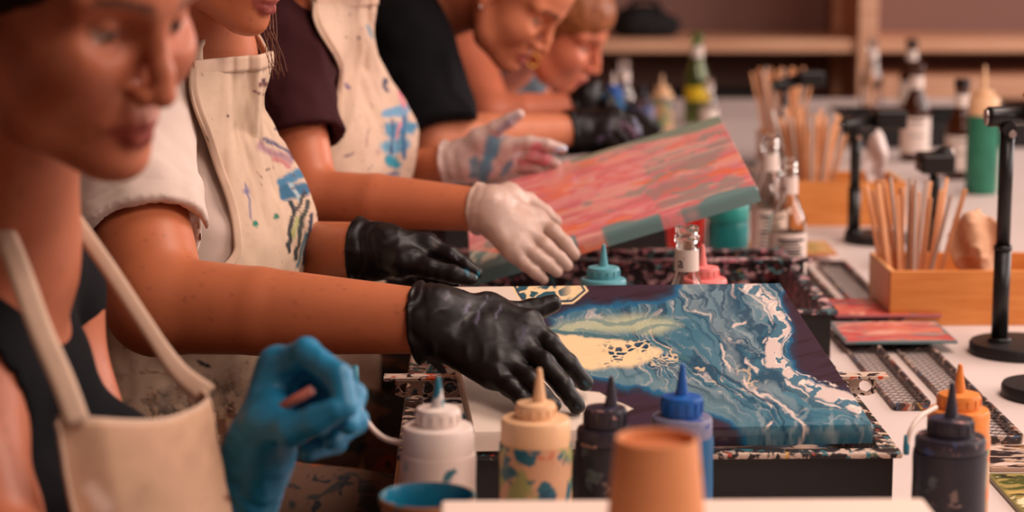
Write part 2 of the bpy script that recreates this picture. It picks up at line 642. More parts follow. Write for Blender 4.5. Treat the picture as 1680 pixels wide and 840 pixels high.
# ================================================================== the long table
tb = empty('long_table', (.755, 3.7, 0)); tag(tb, 'long work table covered in white paper', 'table')
box('table_top', (-.84, -2.75, TZ - .04), (.8, 2.75, TZ - .0015), wood('table_ply', (170, 120, 85), (190, 140, 100)), tb, .004)
box('paper_cover', (-.835, -2.75, TZ - .0015), (.8, 2.75, TZ), M_paper, tb)
for x in (-.5, .7):
    for y in (-2.6, -.1, 2.6):
        box('leg', (x - .03, y - .03, 0), (x + .03, y + .03, TZ - .04), M_blackmetal, tb)

# ------------------------------------------------------------------ paint trays
M_splat = mat('paint_crusted_plastic', (30, 24, 26), .4, spots=[((196, 172, 155), .52, 55), ((50, 105, 115), .60, 70), ((170, 60, 40), .63, 60), ((200, 150, 70), .66, 80), ((70, 85, 60), .64, 50), ((30, 26, 28), .60, 90)])
M_splat2 = mat('paint_crusted_pink', (36, 28, 32), .4, spots=[((200, 160, 160), .53, 60), ((90, 145, 145), .58, 75), ((190, 110, 125), .60, 60), ((60, 75, 95), .62, 85), ((190, 165, 90), .67, 80), ((28, 22, 26), .58, 110)])
def tray(label, x0, x1, y0, y1, hgt, msp):
    t = empty('paint_tray', ((x0 + x1) / 2, (y0 + y1) / 2, TZ)); tag(t, label, 'tray', 'black paint trays on the table')
    w, d = (x1 - x0) / 2, (y1 - y0) / 2
    box('tray_base', (-w, -d, 0), (w, d, .006), M_black, t)
    for lo, hi in (((-w, -d, .006), (w, -d + .006, hgt)), ((-w, d - .006, .006), (w, d, hgt)), ((-w, -d + .006, .006), (-w + .006, d - .006, hgt)), ((w - .006, -d + .006, .006), (w, d - .006, hgt))):
        box('tray_wall', lo, hi, M_black if lo[1] == -d else msp, t, .001)
    for lo, hi in (((-w - .008, -d - .008, hgt), (w + .008, -d + .012, hgt + .006)), ((-w - .008, d - .012, hgt), (w + .008, d + .008, hgt + .006)), ((-w - .008, -d + .012, hgt), (-w + .012, d - .012, hgt + .006)), ((w - .012, -d + .012, hgt), (w + .008, d - .012, hgt + .006))):
        box('tray_rim', lo, hi, msp, t, .002)
    return t
tB = tray('black paint tray crusted with paint under the blue canvas', -.068, .412, 2.03, 2.51, .058, M_splat)
tC = tray('black paint tray crusted with pink and teal drips under the pink canvas', -.06, .465, 2.72, 3.21, .066, M_splat2)
tD = tray('dark paint tray in front of the person in the black shirt', -.05, .40, 3.62, 4.08, .06, M_splat2)
# white liner sheet in the blue canvas's tray and paint puddles
box('tray_liner', (-.236, -.236, .006), (.236, .236, .008), mat('paint_puddle', (190, 165, 150), .25, spots=[((40, 85, 105), .5, 16), ((30, 24, 30), .56, 20), ((225, 205, 185), .6, 30)]), tB)
box('tray_liner', (-.25, -.24, .006), (.25, .24, .008), mat('paint_puddle_pink', (150, 130, 135), .3, spots=[((200, 95, 95), .5, 18), ((80, 120, 125), .55, 24), ((28, 22, 26), .58, 40)]), tC)

# perforated rack bars lying across the trays
def rack_bar(label, x0, x1, y, z0, z1, msp, n):
    bm = bmesh.new()
    L = x1 - x0; nh = n; cw = L / nh; th = .004
    # lattice plate: a frame with an oval hole per cell
    for i in range(nh):
        cx = -L / 2 + (i + .5) * cw
        segs = 10
        hz = (z1 - z0)
        outer, inner = [], []
        for k in range(segs):
            a = 2 * math.pi * k / segs
            ca, sa = math.cos(a), math.sin(a)
            s = 1 / max(abs(ca), abs(sa))
            outer.append((cx + ca * s * cw / 2, hz / 2 + sa * s * hz / 2))
            rr = .52 + .2 * random.random()
            inner.append((cx + ca * cw / 2 * rr, hz / 2 + sa * hz / 2 * rr))
        vs = []
        for yy in (-th / 2, th / 2):
            vs.append([bm.verts.new((p[0], yy, p[1])) for p in outer]); vs.append([bm.verts.new((p[0], yy, p[1])) for p in inner])
        for k in range(segs):
            j = (k + 1) % segs
            bm.faces.new((vs[0][k], vs[0][j], vs[1][j], vs[1][k])); bm.faces.new((vs[2][j], vs[2][k], vs[3][k], vs[3][j]))
            bm.faces.new((vs[1][k], vs[1][j], vs[3][j], vs[3][k])); bm.faces.new((vs[0][j], vs[0][k], vs[2][k], vs[2][j]))
    r = empty('rack_bar', ((x0 + x1) / 2, y, z0)); tag(r, label, 'rack', 'perforated rack bars across the trays')
    link('perforated_plate', from_bm(bm, 'perforated_plate'), msp, r)
    box('top_flange', (-L / 2 - .012, -.012, z1 - z0), (L / 2 + .012, .012, z1 - z0 + .003), msp, r)
    return r
M_splatbar = mat('paint_crusted_bar', (205, 182, 165), .35, spots=[((28, 22, 24), .56, 60), ((205, 70, 30), .60, 34), ((35, 85, 115), .60, 38), ((28, 22, 24), .60, 120)])
rack_bar('perforated cream rack bar spotted with paint under the blue canvas', -.085, .432, 2.235, TZ + .072, TZ + .092, M_splatbar, 22)
rack_bar('perforated rack bar crusted with paint under the pink canvas', -.06, .47, 2.99, TZ + .072, TZ + .090, M_splat2, 22)
for i, (px, py, Y) in enumerate(((720, 612, 2.30),)):
    pass

# ------------------------------------------------------------------ wire mesh runners with painted cards
M_wire = mat('dark_wire', (58, 46, 44), .5, metal=.3, spots=[((150, 110, 95), .62, 120), ((60, 90, 110), .66, 100)])
M_rail = mat('paint_splattered_rail', (62, 50, 48), .45, spots=[((185, 160, 145), .54, 70), ((150, 70, 50), .58, 60), ((60, 85, 110), .60, 75), ((190, 140, 70), .66, 70), ((50, 40, 40), .6, 110)])
def mesh_runner(label, xa, xb, y0, y1):
    t = empty('mesh_runner', ((xa + xb) / 2, (y0 + y1) / 2, TZ)); tag(t, label, 'wire rack', 'wire mesh runners on the table')
    w = (xb - xa) / 2; Ln = (y1 - y0) / 2; zl, zr = .003, .010
    box('rail', (w - .002, -Ln, 0), (w + .004, Ln, zr + .002), M_rail, t, .002)
    box('rail', (-w - .003, -Ln, 0), (-w + .002, Ln, zl + .002), M_rail, t, .001)
    box('end_bar', (-w, -Ln - .004, 0), (w, -Ln, .01), M_rail, t, .001)
    box('end_bar', (-w, Ln, 0), (w, Ln + .004, .01), M_rail, t, .001)
    bm = bmesh.new(); s = .0150; nn = int(2 * Ln / s); r = .00058
    def wire(p, q):
        p, q = np.array(p), np.array(q); d = q - p; d = d / np.linalg.norm(d)
        n1 = np.cross(d, (0, 0, 1)); n1 /= np.linalg.norm(n1); n2 = np.cross(d, n1)
        vs = [[bm.verts.new(c + r * (math.cos(a) * n1 + math.sin(a) * n2)) for a in (0, 2.094, 4.189)] for c in (p, q)]
        for k in range(3): bm.faces.new((vs[0][k], vs[0][(k + 1) % 3], vs[1][(k + 1) % 3], vs[1][k]))
    ns = int(2 * w / s)
    for i in range(-ns, nn):
        for sg in (1, -1):
            a0, a1 = i * s, i * s + 2 * w
            c0, c1 = max(a0, 0), min(a1, 2 * Ln)
            if c1 <= c0: continue
            def pt(yv):
                f = (yv - a0) / (2 * w)
                f = f if sg > 0 else 1 - f
                return (-w + f * 2 * w, -Ln + yv, zl + (zr - zl) * f)
            wire(pt(c0), pt(c1))
    o = link('wire_lattice', from_bm(bm, 'wire_lattice'), M_wire, t); o['kind'] = 'stuff'
    return t
mesh_runner('narrow wire mesh runner nearest the blue canvas, under the pink cards', .500, .538, 2.46, 3.46)
mesh_runner('narrow wire mesh runner under the pink cards, on the wooden boxes\' side', .567, .608, 2.30, 3.46)

def grid_slab(name, W, H, th, nx, ny, colfn, mat_, parent=None, M4=None, round_=.004):
    """thin canvas or card: painted top grid, edges rolled over into sides, plain back. colfn(world xyz)->rgb"""
    us = np.concatenate([[-W / 2], np.linspace(-W / 2 + round_ * .3, W / 2 - round_ * .3, nx), [W / 2]])
    vs = np.concatenate([[-H / 2], np.linspace(-H / 2 + round_ * .3, H / 2 - round_ * .3, ny), [H / 2]])
    zz = lambda a, L: np.where(np.abs(a) > L / 2 - 1e-6, -round_ * .6, 0.0)
    X, Y = np.meshgrid(us, vs, indexing='ij')
    Z = np.minimum(zz(X, W), zz(Y, H))
    V = np.stack([X, Y, Z], -1).reshape(-1, 3)
    n1, n2 = len(us), len(vs)
    ii, jj = np.meshgrid(np.arange(n1 - 1), np.arange(n2 - 1), indexing='ij')
    q = np.stack([ii * n2 + jj, (ii + 1) * n2 + jj, (ii + 1) * n2 + jj + 1, ii * n2 + jj + 1], -1).reshape(-1, 4)
    ring = [i * n2 for i in range(n1)] + [(n1 - 1) * n2 + j for j in range(1, n2)] + [i * n2 + n2 - 1 for i in range(n1 - 2, -1, -1)] + [j for j in range(n2 - 2, 0, -1)]
    base = len(V); S = V[ring].copy()
    rows = [S + (0, 0, dz) for dz in (-th * .5, -th)]
    rows = [np.column_stack([r[:, :2], np.full(len(r), d)]) for r, d in zip(rows, (-th * .5, -th))]
    V = np.vstack([V] + rows); m = len(ring)
    Fs = [tuple(x) for x in q]
    prev = ring
    for k in range(2):
        cur = [base + k * m + i for i in range(m)]
        for i in range(m):
            j = (i + 1) % m
            Fs.append((prev[i], cur[i], cur[j], prev[j]))
        prev = cur
    Fs.append(tuple(prev[::-1]))
    me = bpy.data.meshes.new(name); me.from_pydata([tuple(v) for v in V], [], Fs); me.update()
    bm = bmesh.new(); bm.from_mesh(me); bmesh.ops.recalc_face_normals(bm, faces=bm.faces); bm.to_mesh(me); bm.free()
    R, c = M4
    world_ = V @ np.asarray(R).T + np.asarray(c)
    set_col(me, colfn(world_, V))
    me.polygons.foreach_set('use_smooth', [True] * len(me.polygons))
    me.set_sharp_from_angle(angle=math.radians(50))
    o = link(name, me, mat_, parent)
    mm = Matrix.Identity(4)
    for i in range(3):
        for j in range(3): mm[i][j] = R[i][j]
        mm[i][3] = c[i]
    o.matrix_world = mm
    return o

M_painting = mat('wet_acrylic_paint', (128, 128, 128), .22, spec=.45, attr=True, coat=.25)
M_card = mat('painted_card', (128, 128, 128), .3, attr=True)

def card_col(seed, base, cols, border):
    def f(Wd, Lc):
        x, y = Lc[:, 0], Lc[:, 1]
        n = fbm2(x * 18 + 1.5 * fbm2(x * 20, y * 40, 3, seed + 5), y * 60, 4, seed)
        c = np.tile(lin(base), (len(x), 1))
        for k, (rgb, lo, hi) in enumerate(cols):
            nn = fbm2(x * 14 + 3 * k, y * (55 + 10 * k) + 2 * fbm2(x * 25, y * 30, 3, seed + k), 4, seed + 11 * k)
            c = mixc(c, lin(rgb), sstep(lo, hi, nn))
        mx = np.abs(x).max(); my = np.abs(y).max()
        e = np.maximum(np.abs(x) - mx, np.abs(y) - my) + .006 * n
        c = mixc(c, lin(border), sstep(-.006, -.002, e))
        return c
    return f
# two square pink cards lying across the runners
def card(label, cx, cy, W, H, z, seed, base, cols, border, rz=0.0, name='painted_card'):
    o = grid_slab(name, W, H, .004, 60, 60, card_col(seed, base, cols, border), M_card, None, (rot3(0, 0, rz), (cx, cy, z)), .002)
    tag(o, label, 'painted card', 'small painted cards on the table'); return o
pinkc = [((226, 130, 110), -.05, .2), ((120, 110, 125), .1, .3), ((180, 60, 60), .12, .25), ((240, 170, 140), .22, .35)]
card('glossy coral painted card on the wire runners, farther from the camera', .588, 3.02, .150, .125, TZ + .0175, 3, (210, 88, 84), pinkc, (160, 90, 95))
card('pink and grey painted card with a teal edge, nearer the camera', .570, 2.845, .150, .135, TZ + .0175, 9, (190, 105, 105), [((120, 125, 130), .0, .2), ((215, 120, 105), .0, .2), ((200, 80, 80), .15, .25), ((230, 170, 150), .22, .35)], (100, 125, 130))
card('yellow, red and green painted card beside the second lamp stand', .535, 3.56, .14, .13, TZ + .0175, 14, (190, 150, 80), [((200, 70, 60), .0, .2), ((110, 130, 90), .05, .25), ((225, 180, 120), .2, .3)], (210, 120, 60))
card('swirled brown and blue painted panel at the right edge, below the wire runner',   .632, 2.232, .17, .10, TZ + .0045, 21, (186, 160, 140), [((60, 75, 105), .05, .1), ((150, 110, 70), .0, .08), ((35, 26, 30), .12, .18), ((215, 190, 175), .2, .25)], (170, 140, 120), name='painted_tile')
card('glossy green and gold painted panel nearest the camera at the right', .612, 2.088, .15, .15, TZ + .0045, 27, (160, 140, 80), [((70, 80, 30), .0, .1), ((235, 215, 170), .08, .14), ((30, 26, 24), .14, .2), ((190, 160, 90), .22, .3)], (120, 110, 60), name='painted_tile')

# ================================================================== canvases
def blue_col(Wd, Lc):
    pp = proj(Wd); x0, y0 = pp[:, 0], pp[:, 1]
    w1 = fbm2(x0 / 60, y0 / 45, 5, 1); w2 = fbm2(x0 / 60 + 40, y0 / 45, 5, 2)
    v1 = fbm2(x0 / 24, y0 / 18, 4, 5); v2 = fbm2(x0 / 24 + 11, y0 / 18, 4, 6)
    plum, teal, tdk = lin((54, 39, 56)), lin((58, 110, 130)), lin((18, 64, 90))
    grey, cream, white = lin((132, 150, 156)), lin((240, 210, 164)), lin((224, 204, 194))
    blue = lin((22, 100, 140))
    n = len(x0)
    c = np.tile(plum, (n, 1))
    c = mixc(c, lin((38, 25, 33)), sstep(.12, .3, fbm2(x0 / 150, y0 / 12 + .02 * x0, 3, 33)) * .6)
    flow = [(896, 524), (960, 508), (1040, 503), (1088, 492), (1112, 478), (1140, 460), (1300, 455), (1276, 486), (1284, 520), (1296, 560), (1306, 600), (1332, 630), (1384, 650), (1470, 664), (1470, 770), (1236, 770), (1212, 702), (1160, 672), (1100, 650), (1040, 634), (960, 614), (915, 600), (888, 570)]
    sd = poly_sd(x0 + 16 * w1 + 7 * v1, y0 + 12 * w2 + 5 * v2, flow)
    c = mixc(c, tdk, sstep(17, 2, sd) * sstep(880, 940, x0) * .9)
    c = mixc(c, blue, sstep(9, 0, sd) * sstep(880, 940, x0))
    # marbled current: contour bands of a warped field that runs round a point up and to the right
    xa, ya = x0 + 28 * w1 + 9 * v1, y0 + 22 * w2 + 7 * v2
    rr = np.hypot(xa - 1600, (ya - 350) * 1.2); a = np.arctan2((ya - 350) * 1.2, xa - 1600)
    fld = fbm2(rr / 70, a * 2.6, 3, 12)
    k1 = np.sin(rr / 10 + 11 * fld + .8 * v1); k2 = np.sin(rr / 5.5 + 19 * fld + 1.6 * v1); k3 = np.sin(rr / 23 + 7 * fld + 2)
    fc = mixc(np.tile(teal, (n, 1)), tdk, sstep(.25, .95, k1) * .75)
    fc = mixc(fc, grey, sstep(.2, .95, k3) * .62)
    fc = mixc(fc, lin((84, 126, 142)), sstep(-.1, -.9, k1) * .55)
    gate = sstep(-.12, .22, fbm2(x0 / 60, y0 / 42, 3, 23))
    fc = mixc(fc, lin((200, 192, 186)), sstep(.86, .985, k2) * gate * .8)
    fc = mixc(fc, tdk, sstep(-.80, -.97, k2) * sstep(.2, -.15, w1) * .8)
    k4 = np.sin(rr / 4.2 + 22 * fld + 2.2 * v2)
    fc = mixc(fc, lin((170, 176, 176)), sstep(.9, 1.0, k4) * sstep(.0, .3, fbm2(x0 / 40 + 5, y0 / 30, 3, 24)) * .55)
    k5 = np.sin(rr / 2.6 + 12 * fld + 2.4 * v1)
    fc = mixc(fc, lin((164, 176, 178)), sstep(.55, 1.0, k5) * sstep(-.2, .2, w2 + .5 * v2) * .45); fc = mixc(fc, tdk, sstep(-.6, -1.0, k5) * sstep(.2, -.2, w2 - .4 * v1) * .5)
    c = mixc(c, fc, sstep(2, -2.5, sd))
    inside = sstep(2, -3, sd)
    # smooth grey-blue skirt along the lower edge
    skirt = sstep(-36, -8, sd) * sstep(570, 606, y0) * sstep(1400, 1250, x0) * inside
    c = mixc(c, lin((104, 136, 146)), skirt * (.75 + .25 * k1)); c = mixc(c, lin((56, 108, 130)), skirt * sstep(.5, 1, k3) * .6)
    lowr = sstep(640, 690, y0) * sstep(1180, 1240, x0) * inside
    c = mixc(c, lin((52, 110, 130)), lowr * .55); c = mixc(c, lin((20, 70, 96)), lowr * sstep(.3, .9, np.sin(x0 / 11 + 3 * w1)) * .5); c = mixc(c, lin((150, 168, 170)), lowr * sstep(.75, 1, np.sin(x0 / 9 + 1 + 4 * w2)) * .5)
    # pale green upper rim, cream tongue and the dark thread between them
    xs, ys = x0 + 10 * w1 + 4 * v1, y0 + 7 * w2 + 3 * v2
    rim = poly_sd(xs, ys, [(895, 540), (930, 528), (990, 520), (1050, 514), (1100, 520), (1118, 534), (1090, 546), (1010, 545), (900, 548)])
    c = mixc(c, lin((186, 190, 156)), sstep(8, -10, rim) * .85); c = mixc(c, lin((70, 122, 130)), sstep(6, -6, rim) * sstep(.3, .9, np.sin(y0 / 3.4 + x0 / 60 + 5 * w1)) * .6)
    tng = poly_sd(xs, ys, [(890, 549), (955, 551), (1010, 557), (1062, 568), (1090, 582), (1066, 595), (1022, 601), (975, 605), (925, 594), (885, 586)])
    c = mixc(c, cream, sstep(5, -4, tng)); c = mixc(c, lin((224, 178, 128)), sstep(-4, -14, tng) * sstep(.0, .3, fbm2(x0 / 80, y0 / 14, 3, 3)) * .6)
    c = mixc(c, lin((58, 108, 118)), sstep(4.5, 1.5, line_d(xs, ys, [(890, 545), (960, 548), (1030, 557), (1090, 572), (1130, 590)])) * .9)
    # open cells with dark cores where cream breaks up into the current
    f1, f2 = voro2(x0 / 15 + .8 * v1, y0 / 7.5 + .8 * v2, 4)
    cz = sstep(30, 4, line_d(x0, y0, [(1000, 582), (1030, 578), (1060, 568), (1100, 584)])) * sstep(-.1, .12, noise2(x0 / 22, y0 / 12, 6))
    c = mixc(c, tdk, cz * sstep(.20, .34, f2 - f1)); c = mixc(c, cream, cz * sstep(.20, .10, f2 - f1) * .8)
    mid = sstep(60, 10, line_d(x0, y0, [(1060, 580), (1130, 604), (1210, 632)]))
    c = mixc(c, lin((214, 190, 160)), mid * sstep(.80, .97, np.sin(rr / 5.5 + 18 * fld + 4 * v1)) * sstep(-.1, .2, v2 + w1) * .9)
    # white lace vein down the right side, with teal holes
    vein = line_d(x0 + 18 * w1 + 5 * v1, y0 + 12 * w2 + 4 * v2, [(1212, 450), (1240, 480), (1266, 506), (1280, 530), (1272, 556), (1280, 590), (1302, 618), (1345, 640), (1400, 662), (1450, 690)])
    wv = 7 + 8 * noise2(x0 / 36, y0 / 26, 15) + 7 * sstep(500, 560, y0) * sstep(640, 580, y0)
    lace = sstep(wv + 3, wv - 2, vein)
    hole = fbm2(x0 / 17 + v1, y0 / 15 + v2, 2, 91)
    lc_ = mixc(np.tile(lin((216, 196, 188)), (n, 1)), lin((70, 116, 136)), sstep(.10, .17, hole)); lc_ = mixc(lc_, lin((236, 222, 212)), sstep(.02, .08, hole) * sstep(.14, .1, hole))
    c = mixc(c, lc_, lace * .95)
    c = mixc(c, lin((222, 205, 196)), sstep(2.2, .6, np.abs(vein - wv - 5 - 4 * v2)) * sstep(-.1, .15, w2 + v1) * .9)
    for k, pl in enumerate(([(1190, 460), (1206, 500), (1196, 530), (1176, 560), (1185, 592), (1222, 622), (1252, 652), (1262, 700)], [(1228, 460), (1222, 490), (1230, 520), (1205, 545), (1215, 580), (1250, 606)],
                            [(1225, 640), (1300, 668), (1330, 700), (1320, 750)], [(1160, 600), (1230, 640), (1290, 690), (1296, 750)], [(1290, 640), (1350, 668), (1420, 705), (1430, 750)])):
        dl = line_d(x0 + 22 * w1 + 8 * v1, y0 + 16 * w2 + 6 * v2, pl)
        c = mixc(c, (white, white, white, tdk, lin((60, 120, 140)))[k], sstep(4.5, .8, dl) * (.85 if k > 1 else .85 * sstep(-.2, .1, noise2(x0 / 22, y0 / 22, 3))))
    # bare cream ground at the left, the leaf shaped lobe, the wedge in front
    left = poly_sd(x0 + 5 * w1, y0 + 5 * w2, [(650, 440), (842, 440), (858, 492), (880, 505), (860, 560), (858, 612), (930, 636), (985, 646), (1040, 672), (1012, 690), (960, 700), (930, 780), (650, 780)])
    c = mixc(c, lin((226, 208, 192)), sstep(2, -2, left))
    lobe = poly_sd(x0 + 5 * w1, y0 + 4 * w2, [(826, 450), (948, 450), (966, 479), (940, 499), (888, 502), (852, 494)])
    f1d, f2d = voro2((x0 + 1.3 * (y0 - 470)) / 23 + .5 * v1, y0 / 15 + .4 * v2, 2)
    lc = mixc(np.tile(lin((38, 86, 100)), (n, 1)), cream, sstep(.30, .17, f2d - f1d)); lc = mixc(lc, cream, sstep(915, 945, x0) * .9)
    lc = mixc(lc, lin((40, 66, 84)), sstep(-8, -5.5, lobe) * sstep(-2, -4, lobe)); lc = mixc(lc, cream, sstep(-3.5, -2, lobe))
    c = mixc(c, lc, sstep(1.5, -1.5, lobe))
    f1e, _ = voro2(x0 / 8, y0 / 6, 77)
    c = mixc(c, lin((215, 215, 205)), sstep(.10, .05, f1e) * sstep(14, -4, rim) * sstep(0, .2, w1 + .1) * .9)
    return c


def pink_col(Wd, Lc):
    pp = proj(Wd); x0, y0 = pp[:, 0], pp[:, 1]
    u = (x0 - 770) * .955 - (y0 - 447) * .295           # along the long streaks
    v = (x0 - 770) * .295 + (y0 - 447) * .955
    w = fbm2(u / 90, v / 40, 4, 51); w2 = fbm2(u / 60 + 30, v / 30, 4, 52)
    n = len(x0)
    c = np.tile(lin((234, 146, 150)), (n, 1))
    s1 = fbm2(u / 75 + w, v / 12 + 1.5 * w2, 4, 53)
    c = mixc(c, lin((234, 158, 150)), sstep(-.02, .3, s1) * .8)
    c = mixc(c, lin((226, 112, 116)), sstep(.02, -.25, s1) * .7)
    s2 = fbm2(u / 60 + w2, v / 9 + w, 4, 54)
    c = mixc(c, lin((244, 122, 74)), sstep(.02, .25, s2) * sstep(-.2, .4, noise2(u / 110, v / 60, 9) - .15 + .4 * sstep(170, 280, u)) * .85)
    s3 = fbm2(u / 55 + 2 * w, v / 8 + 2 * w2, 4, 55)
    gm = sstep(.12, .24, s3) * sstep(.05, .3, noise2(u / 130, v / 45, 4) - .02)
    c = mixc(c, lin((146, 150, 142)), gm * .8)
    s4 = fbm2(u / 80 + 1.5 * w, v / 5, 3, 56)
    c = mixc(c, lin((196, 126, 128)), sstep(.12, .3, s4) * .5); c = mixc(c, lin((236, 180, 165)), sstep(-.15, -.35, s4) * .6)
    # smeared pale diagonal, grey swirl on the right
    c = mixc(c, lin((228, 160, 150)), sstep(22, 2, line_d(x0 + 9 * w, y0, [(905, 300), (940, 265), (975, 240)])) * .6)
    # sage back edge on the right and the front edge
    be = poly_sd(x0 + 9 * w, y0 + 5 * w2, [(930, 240), (1185, 165), (1192, 200), (1150, 214), (1080, 226), (1000, 250), (940, 268)])
    c = mixc(c, lin((136, 150, 132)), sstep(3, -3, be))
    gl = poly_sd(x0 + 10 * w, y0 + 8 * w2, [(740, 470), (740, 408), (790, 408), (830, 416), (870, 430), (900, 440), (900, 480)])
    fea = fbm2(u / 14 + v / 10, v / 40 - u / 60, 3, 61)
    c = mixc(c, mixc(np.tile(lin((118, 148, 142)), (n, 1)), lin((210, 205, 185)), sstep(.0, .25, fea)), sstep(3, -3, gl))
    low = Lc[:, 1] < -.198
    H = Lc[:, 1]
    ed = sstep(-.186 + .01, -.192, H + .018 * noise2(u / 42, v * 0, 71) + .006 * w)
    c = mixc(c, lin((112, 146, 146)), ed * sstep(.35, .2, noise2(u / 34, v * 0 + 3, 73)))
    side = Lc[:, 2] < -.0035
    c = np.where((side & (np.abs(Lc[:, 0]) < .199))[:, None], c, c)
    return c


BLUE_R, BLUE_C = rot3(math.radians(10.5), math.radians(.55), math.radians(5.7)), np.array([.1788, 2.2319, .8723])
PINK_R, PINK_C = rot3(math.radians(8.5), math.radians(-16.8), math.radians(-1.55)), np.array([.1819, 3.005, .9418])
cb = grid_slab('painted_canvas', .4, .4, .020, 460, 460, blue_col, M_painting, None, (BLUE_R, BLUE_C), .006)
tag(cb, 'square poured canvas of teal, cream and dark plum under the black gloved hand', 'canvas', 'freshly poured canvases')
cp = grid_slab('painted_canvas', .4, .4, .020, 320, 320, pink_col, M_painting, None, (PINK_R, PINK_C), .006)
tag(cp, 'square coral pink poured canvas held up at a slant in white gloves', 'canvas', 'freshly poured canvases')
M_stretch = wood('stretcher_pine', (190, 150, 110), (205, 165, 125))
for o in (cb, cp):
    for lo, hi in (((-.19, -.19, -.0215), (.19, -.155, -.0202)), ((-.19, .155, -.0215), (.19, .19, -.0202)), ((-.19, -.155, -.0215), (-.155, .155, -.0202)), ((.155, -.155, -.0215), (.19, .155, -.0202))):
        box('stretcher_bar', lo, hi, M_stretch, o)

# ================================================================== squeeze bottles
def squeeze(label, px, Y, rb, ytip, ynoz, ycap, ysho, ybody, rcap, mats, tipdx=0.0, tether=None, base_z=TZ, group='squeeze paint bottles', rcol=None, pyc=700):
    """profile heights are read from the picture at distance Y and turned into metres"""
    x = P(px, pyc, Y)[0]
    z = lambda py: zat(py, Y) - base_z
    t = empty('squeeze_bottle', (x, Y, base_z)); tag(t, label, 'bottle', group)
    mb, mc, mn = mats[:3]
    zb, zs, zc, zn, zt = z(ybody), z(ysho), z(ycap), z(ynoz), z(ytip)
    rcol = rcol or rb * .95
    lathe('bottle_body', [(rb * .9, 0), (rb * .98, .003), (rb, .008), (rb, zb * .55), (rb * .985, zb * .8), (rb, zb - .006), (rb * .985, zb)], mb, t)
    lathe('collar', [(rcol * .99, zb), (rcol, zb + .002), (rcol, zs - .004), (rcol * .95, zs - .001), (rcol * .78, zs), (rcap, zs)], mats[3] if len(mats) > 3 else mc, t)
    cap = lathe('screw_cap', [(rcap, zs), (rcap * 1.02, zs + .002), (rcap, zc - .003), (rcap * .95, zc - .0005), (rcap * .5, zc + .001)], mc, t)
    # ribs round the cap
    for k in range(14):
        a = 2 * math.pi * k / 14
        c, s = math.cos(a), math.sin(a)
        bm = box_bm((-.0008, -.0012, zs + .003), (.0008, .0012, zc - .004))
        me = from_bm(bm, 'cap_rib'); o = link('cap_rib', me, mc, cap); o.location = (rcap * 1.015 * c, rcap * 1.015 * s, 0); o.rotation_euler = (0, 0, a)
    nz = lathe('nozzle', [(.0062, zc - .001), (.0058, zc + .003), (.0046, zn + (zt - zn) * .35), (.0026, zt - .004), (.0022, zt - .001), (.0012, zt)], mn, t, seg=20)
    nz.location = (tipdx, 0, 0)
    if tether is not None:
        tube('cap_tether', smooth_path(np.array(tether) - (x, Y, base_z), 26), .0024, M_white, t, 8)
        e = np.array(tether[0]) - (x, Y, base_z)
        tube('tether_tip', [e + (0, 0, -.006), e + (0, 0, .0), e + (0, 0, .012)], [.0028, .0031, .0026], mat('teal_tip', (40, 120, 140), .4), t, 8)
    return t

def pl(name, c, var=.12, spots=None, rough=.38, vs=30, trans=0.0):
    return mat(name, c, rough, var=var, vscale=vs, spots=spots, trans=trans, sss=0)
M_milk = pl('milky_plastic', (214, 196, 186), .04, [((150, 175, 170), .64, 26), ((40, 96, 110), .68, 34)])
M_milk2 = pl('milky_cap', (224, 208, 198), .03)
M_creamb = pl('cream_paint_bottle', (196, 150, 116), .08, [((150, 150, 95), .50, 30), ((30, 92, 108), .54, 38), ((22, 70, 92), .60, 50), ((190, 110, 80), .66, 40)])
M_creamc = pl('cream_cap', (226, 182, 140), .05)
M_darkb = pl('dark_navy_bottle', (30, 28, 40), .3, [((70, 80, 84), .60, 30), ((110, 92, 88), .66, 44), ((16, 14, 20), .55, 20)])
M_darkc = pl('dark_cap', (40, 36, 48), .3, [((170, 130, 125), .60, 60), ((50, 66, 110), .62, 50)])
M_darkn = pl('dark_nozzle', (44, 42, 54), .2, [((140, 130, 130), .6, 90)])
M_blueb = pl('blue_paint_bottle', (24, 88, 132), .25, [((14, 50, 84), .56, 34), ((70, 150, 180), .68, 60)])
M_bluec = pl('blue_cap', (18, 84, 160), .1)
M_bluecol = pl('hazy_blue_collar', (120, 120, 146), .15, [((60, 80, 140), .58, 40), ((180, 120, 90), .7, 70)])
M_orangec = pl('orange_cap', (222, 132, 60), .08)
M_orangeb = pl('orange_smeared_bottle', (190, 150, 110), .1, [((215, 120, 50), .5, 24), ((120, 150, 120), .62, 40)])
M_tealc = pl('teal_cap', (92, 160, 172), .06, [((60, 120, 135), .64, 60)])
M_pinkc = pl('pink_cap', (228, 128, 124), .06, [((205, 80, 84), .64, 60)])
Yw = 1.78
squeeze('milky white squeeze bottle smeared with teal, with a looped cap tether', 719, Yw, .0325, 618, 668, 668, 696, 742, .0190, (M_milk, M_milk2, pl('teal_stained_nozzle', (206, 198, 192), .04, [((40, 110, 130), .52, 60)])),
        tether=[P(583, 622, 1.84), P(590, 662, 1.84), P(606, 697, 1.83), P(630, 719, 1.81), P(662, 728, 1.79)])
squeeze('cream capped squeeze bottle streaked with green and blue paint', 879, Yw, .0315, 604, 660, 660, 684, 726, .0172, (M_creamb, M_creamc, M_creamc), tipdx=.003)
squeeze('dark navy squeeze bottle with a stubby dark nozzle behind the paper cup', 993, 1.84, .0270, 618, 668, 668, 700, 726, .0188, (M_darkb, M_darkc, M_darkn), tipdx=.005)
squeeze('blue squeeze bottle with a bright blue pointed cap', 1118, 1.86, .0292, 598, 650, 650, 682, 716, .0186, (M_blueb, M_bluec, M_bluec, M_bluecol))
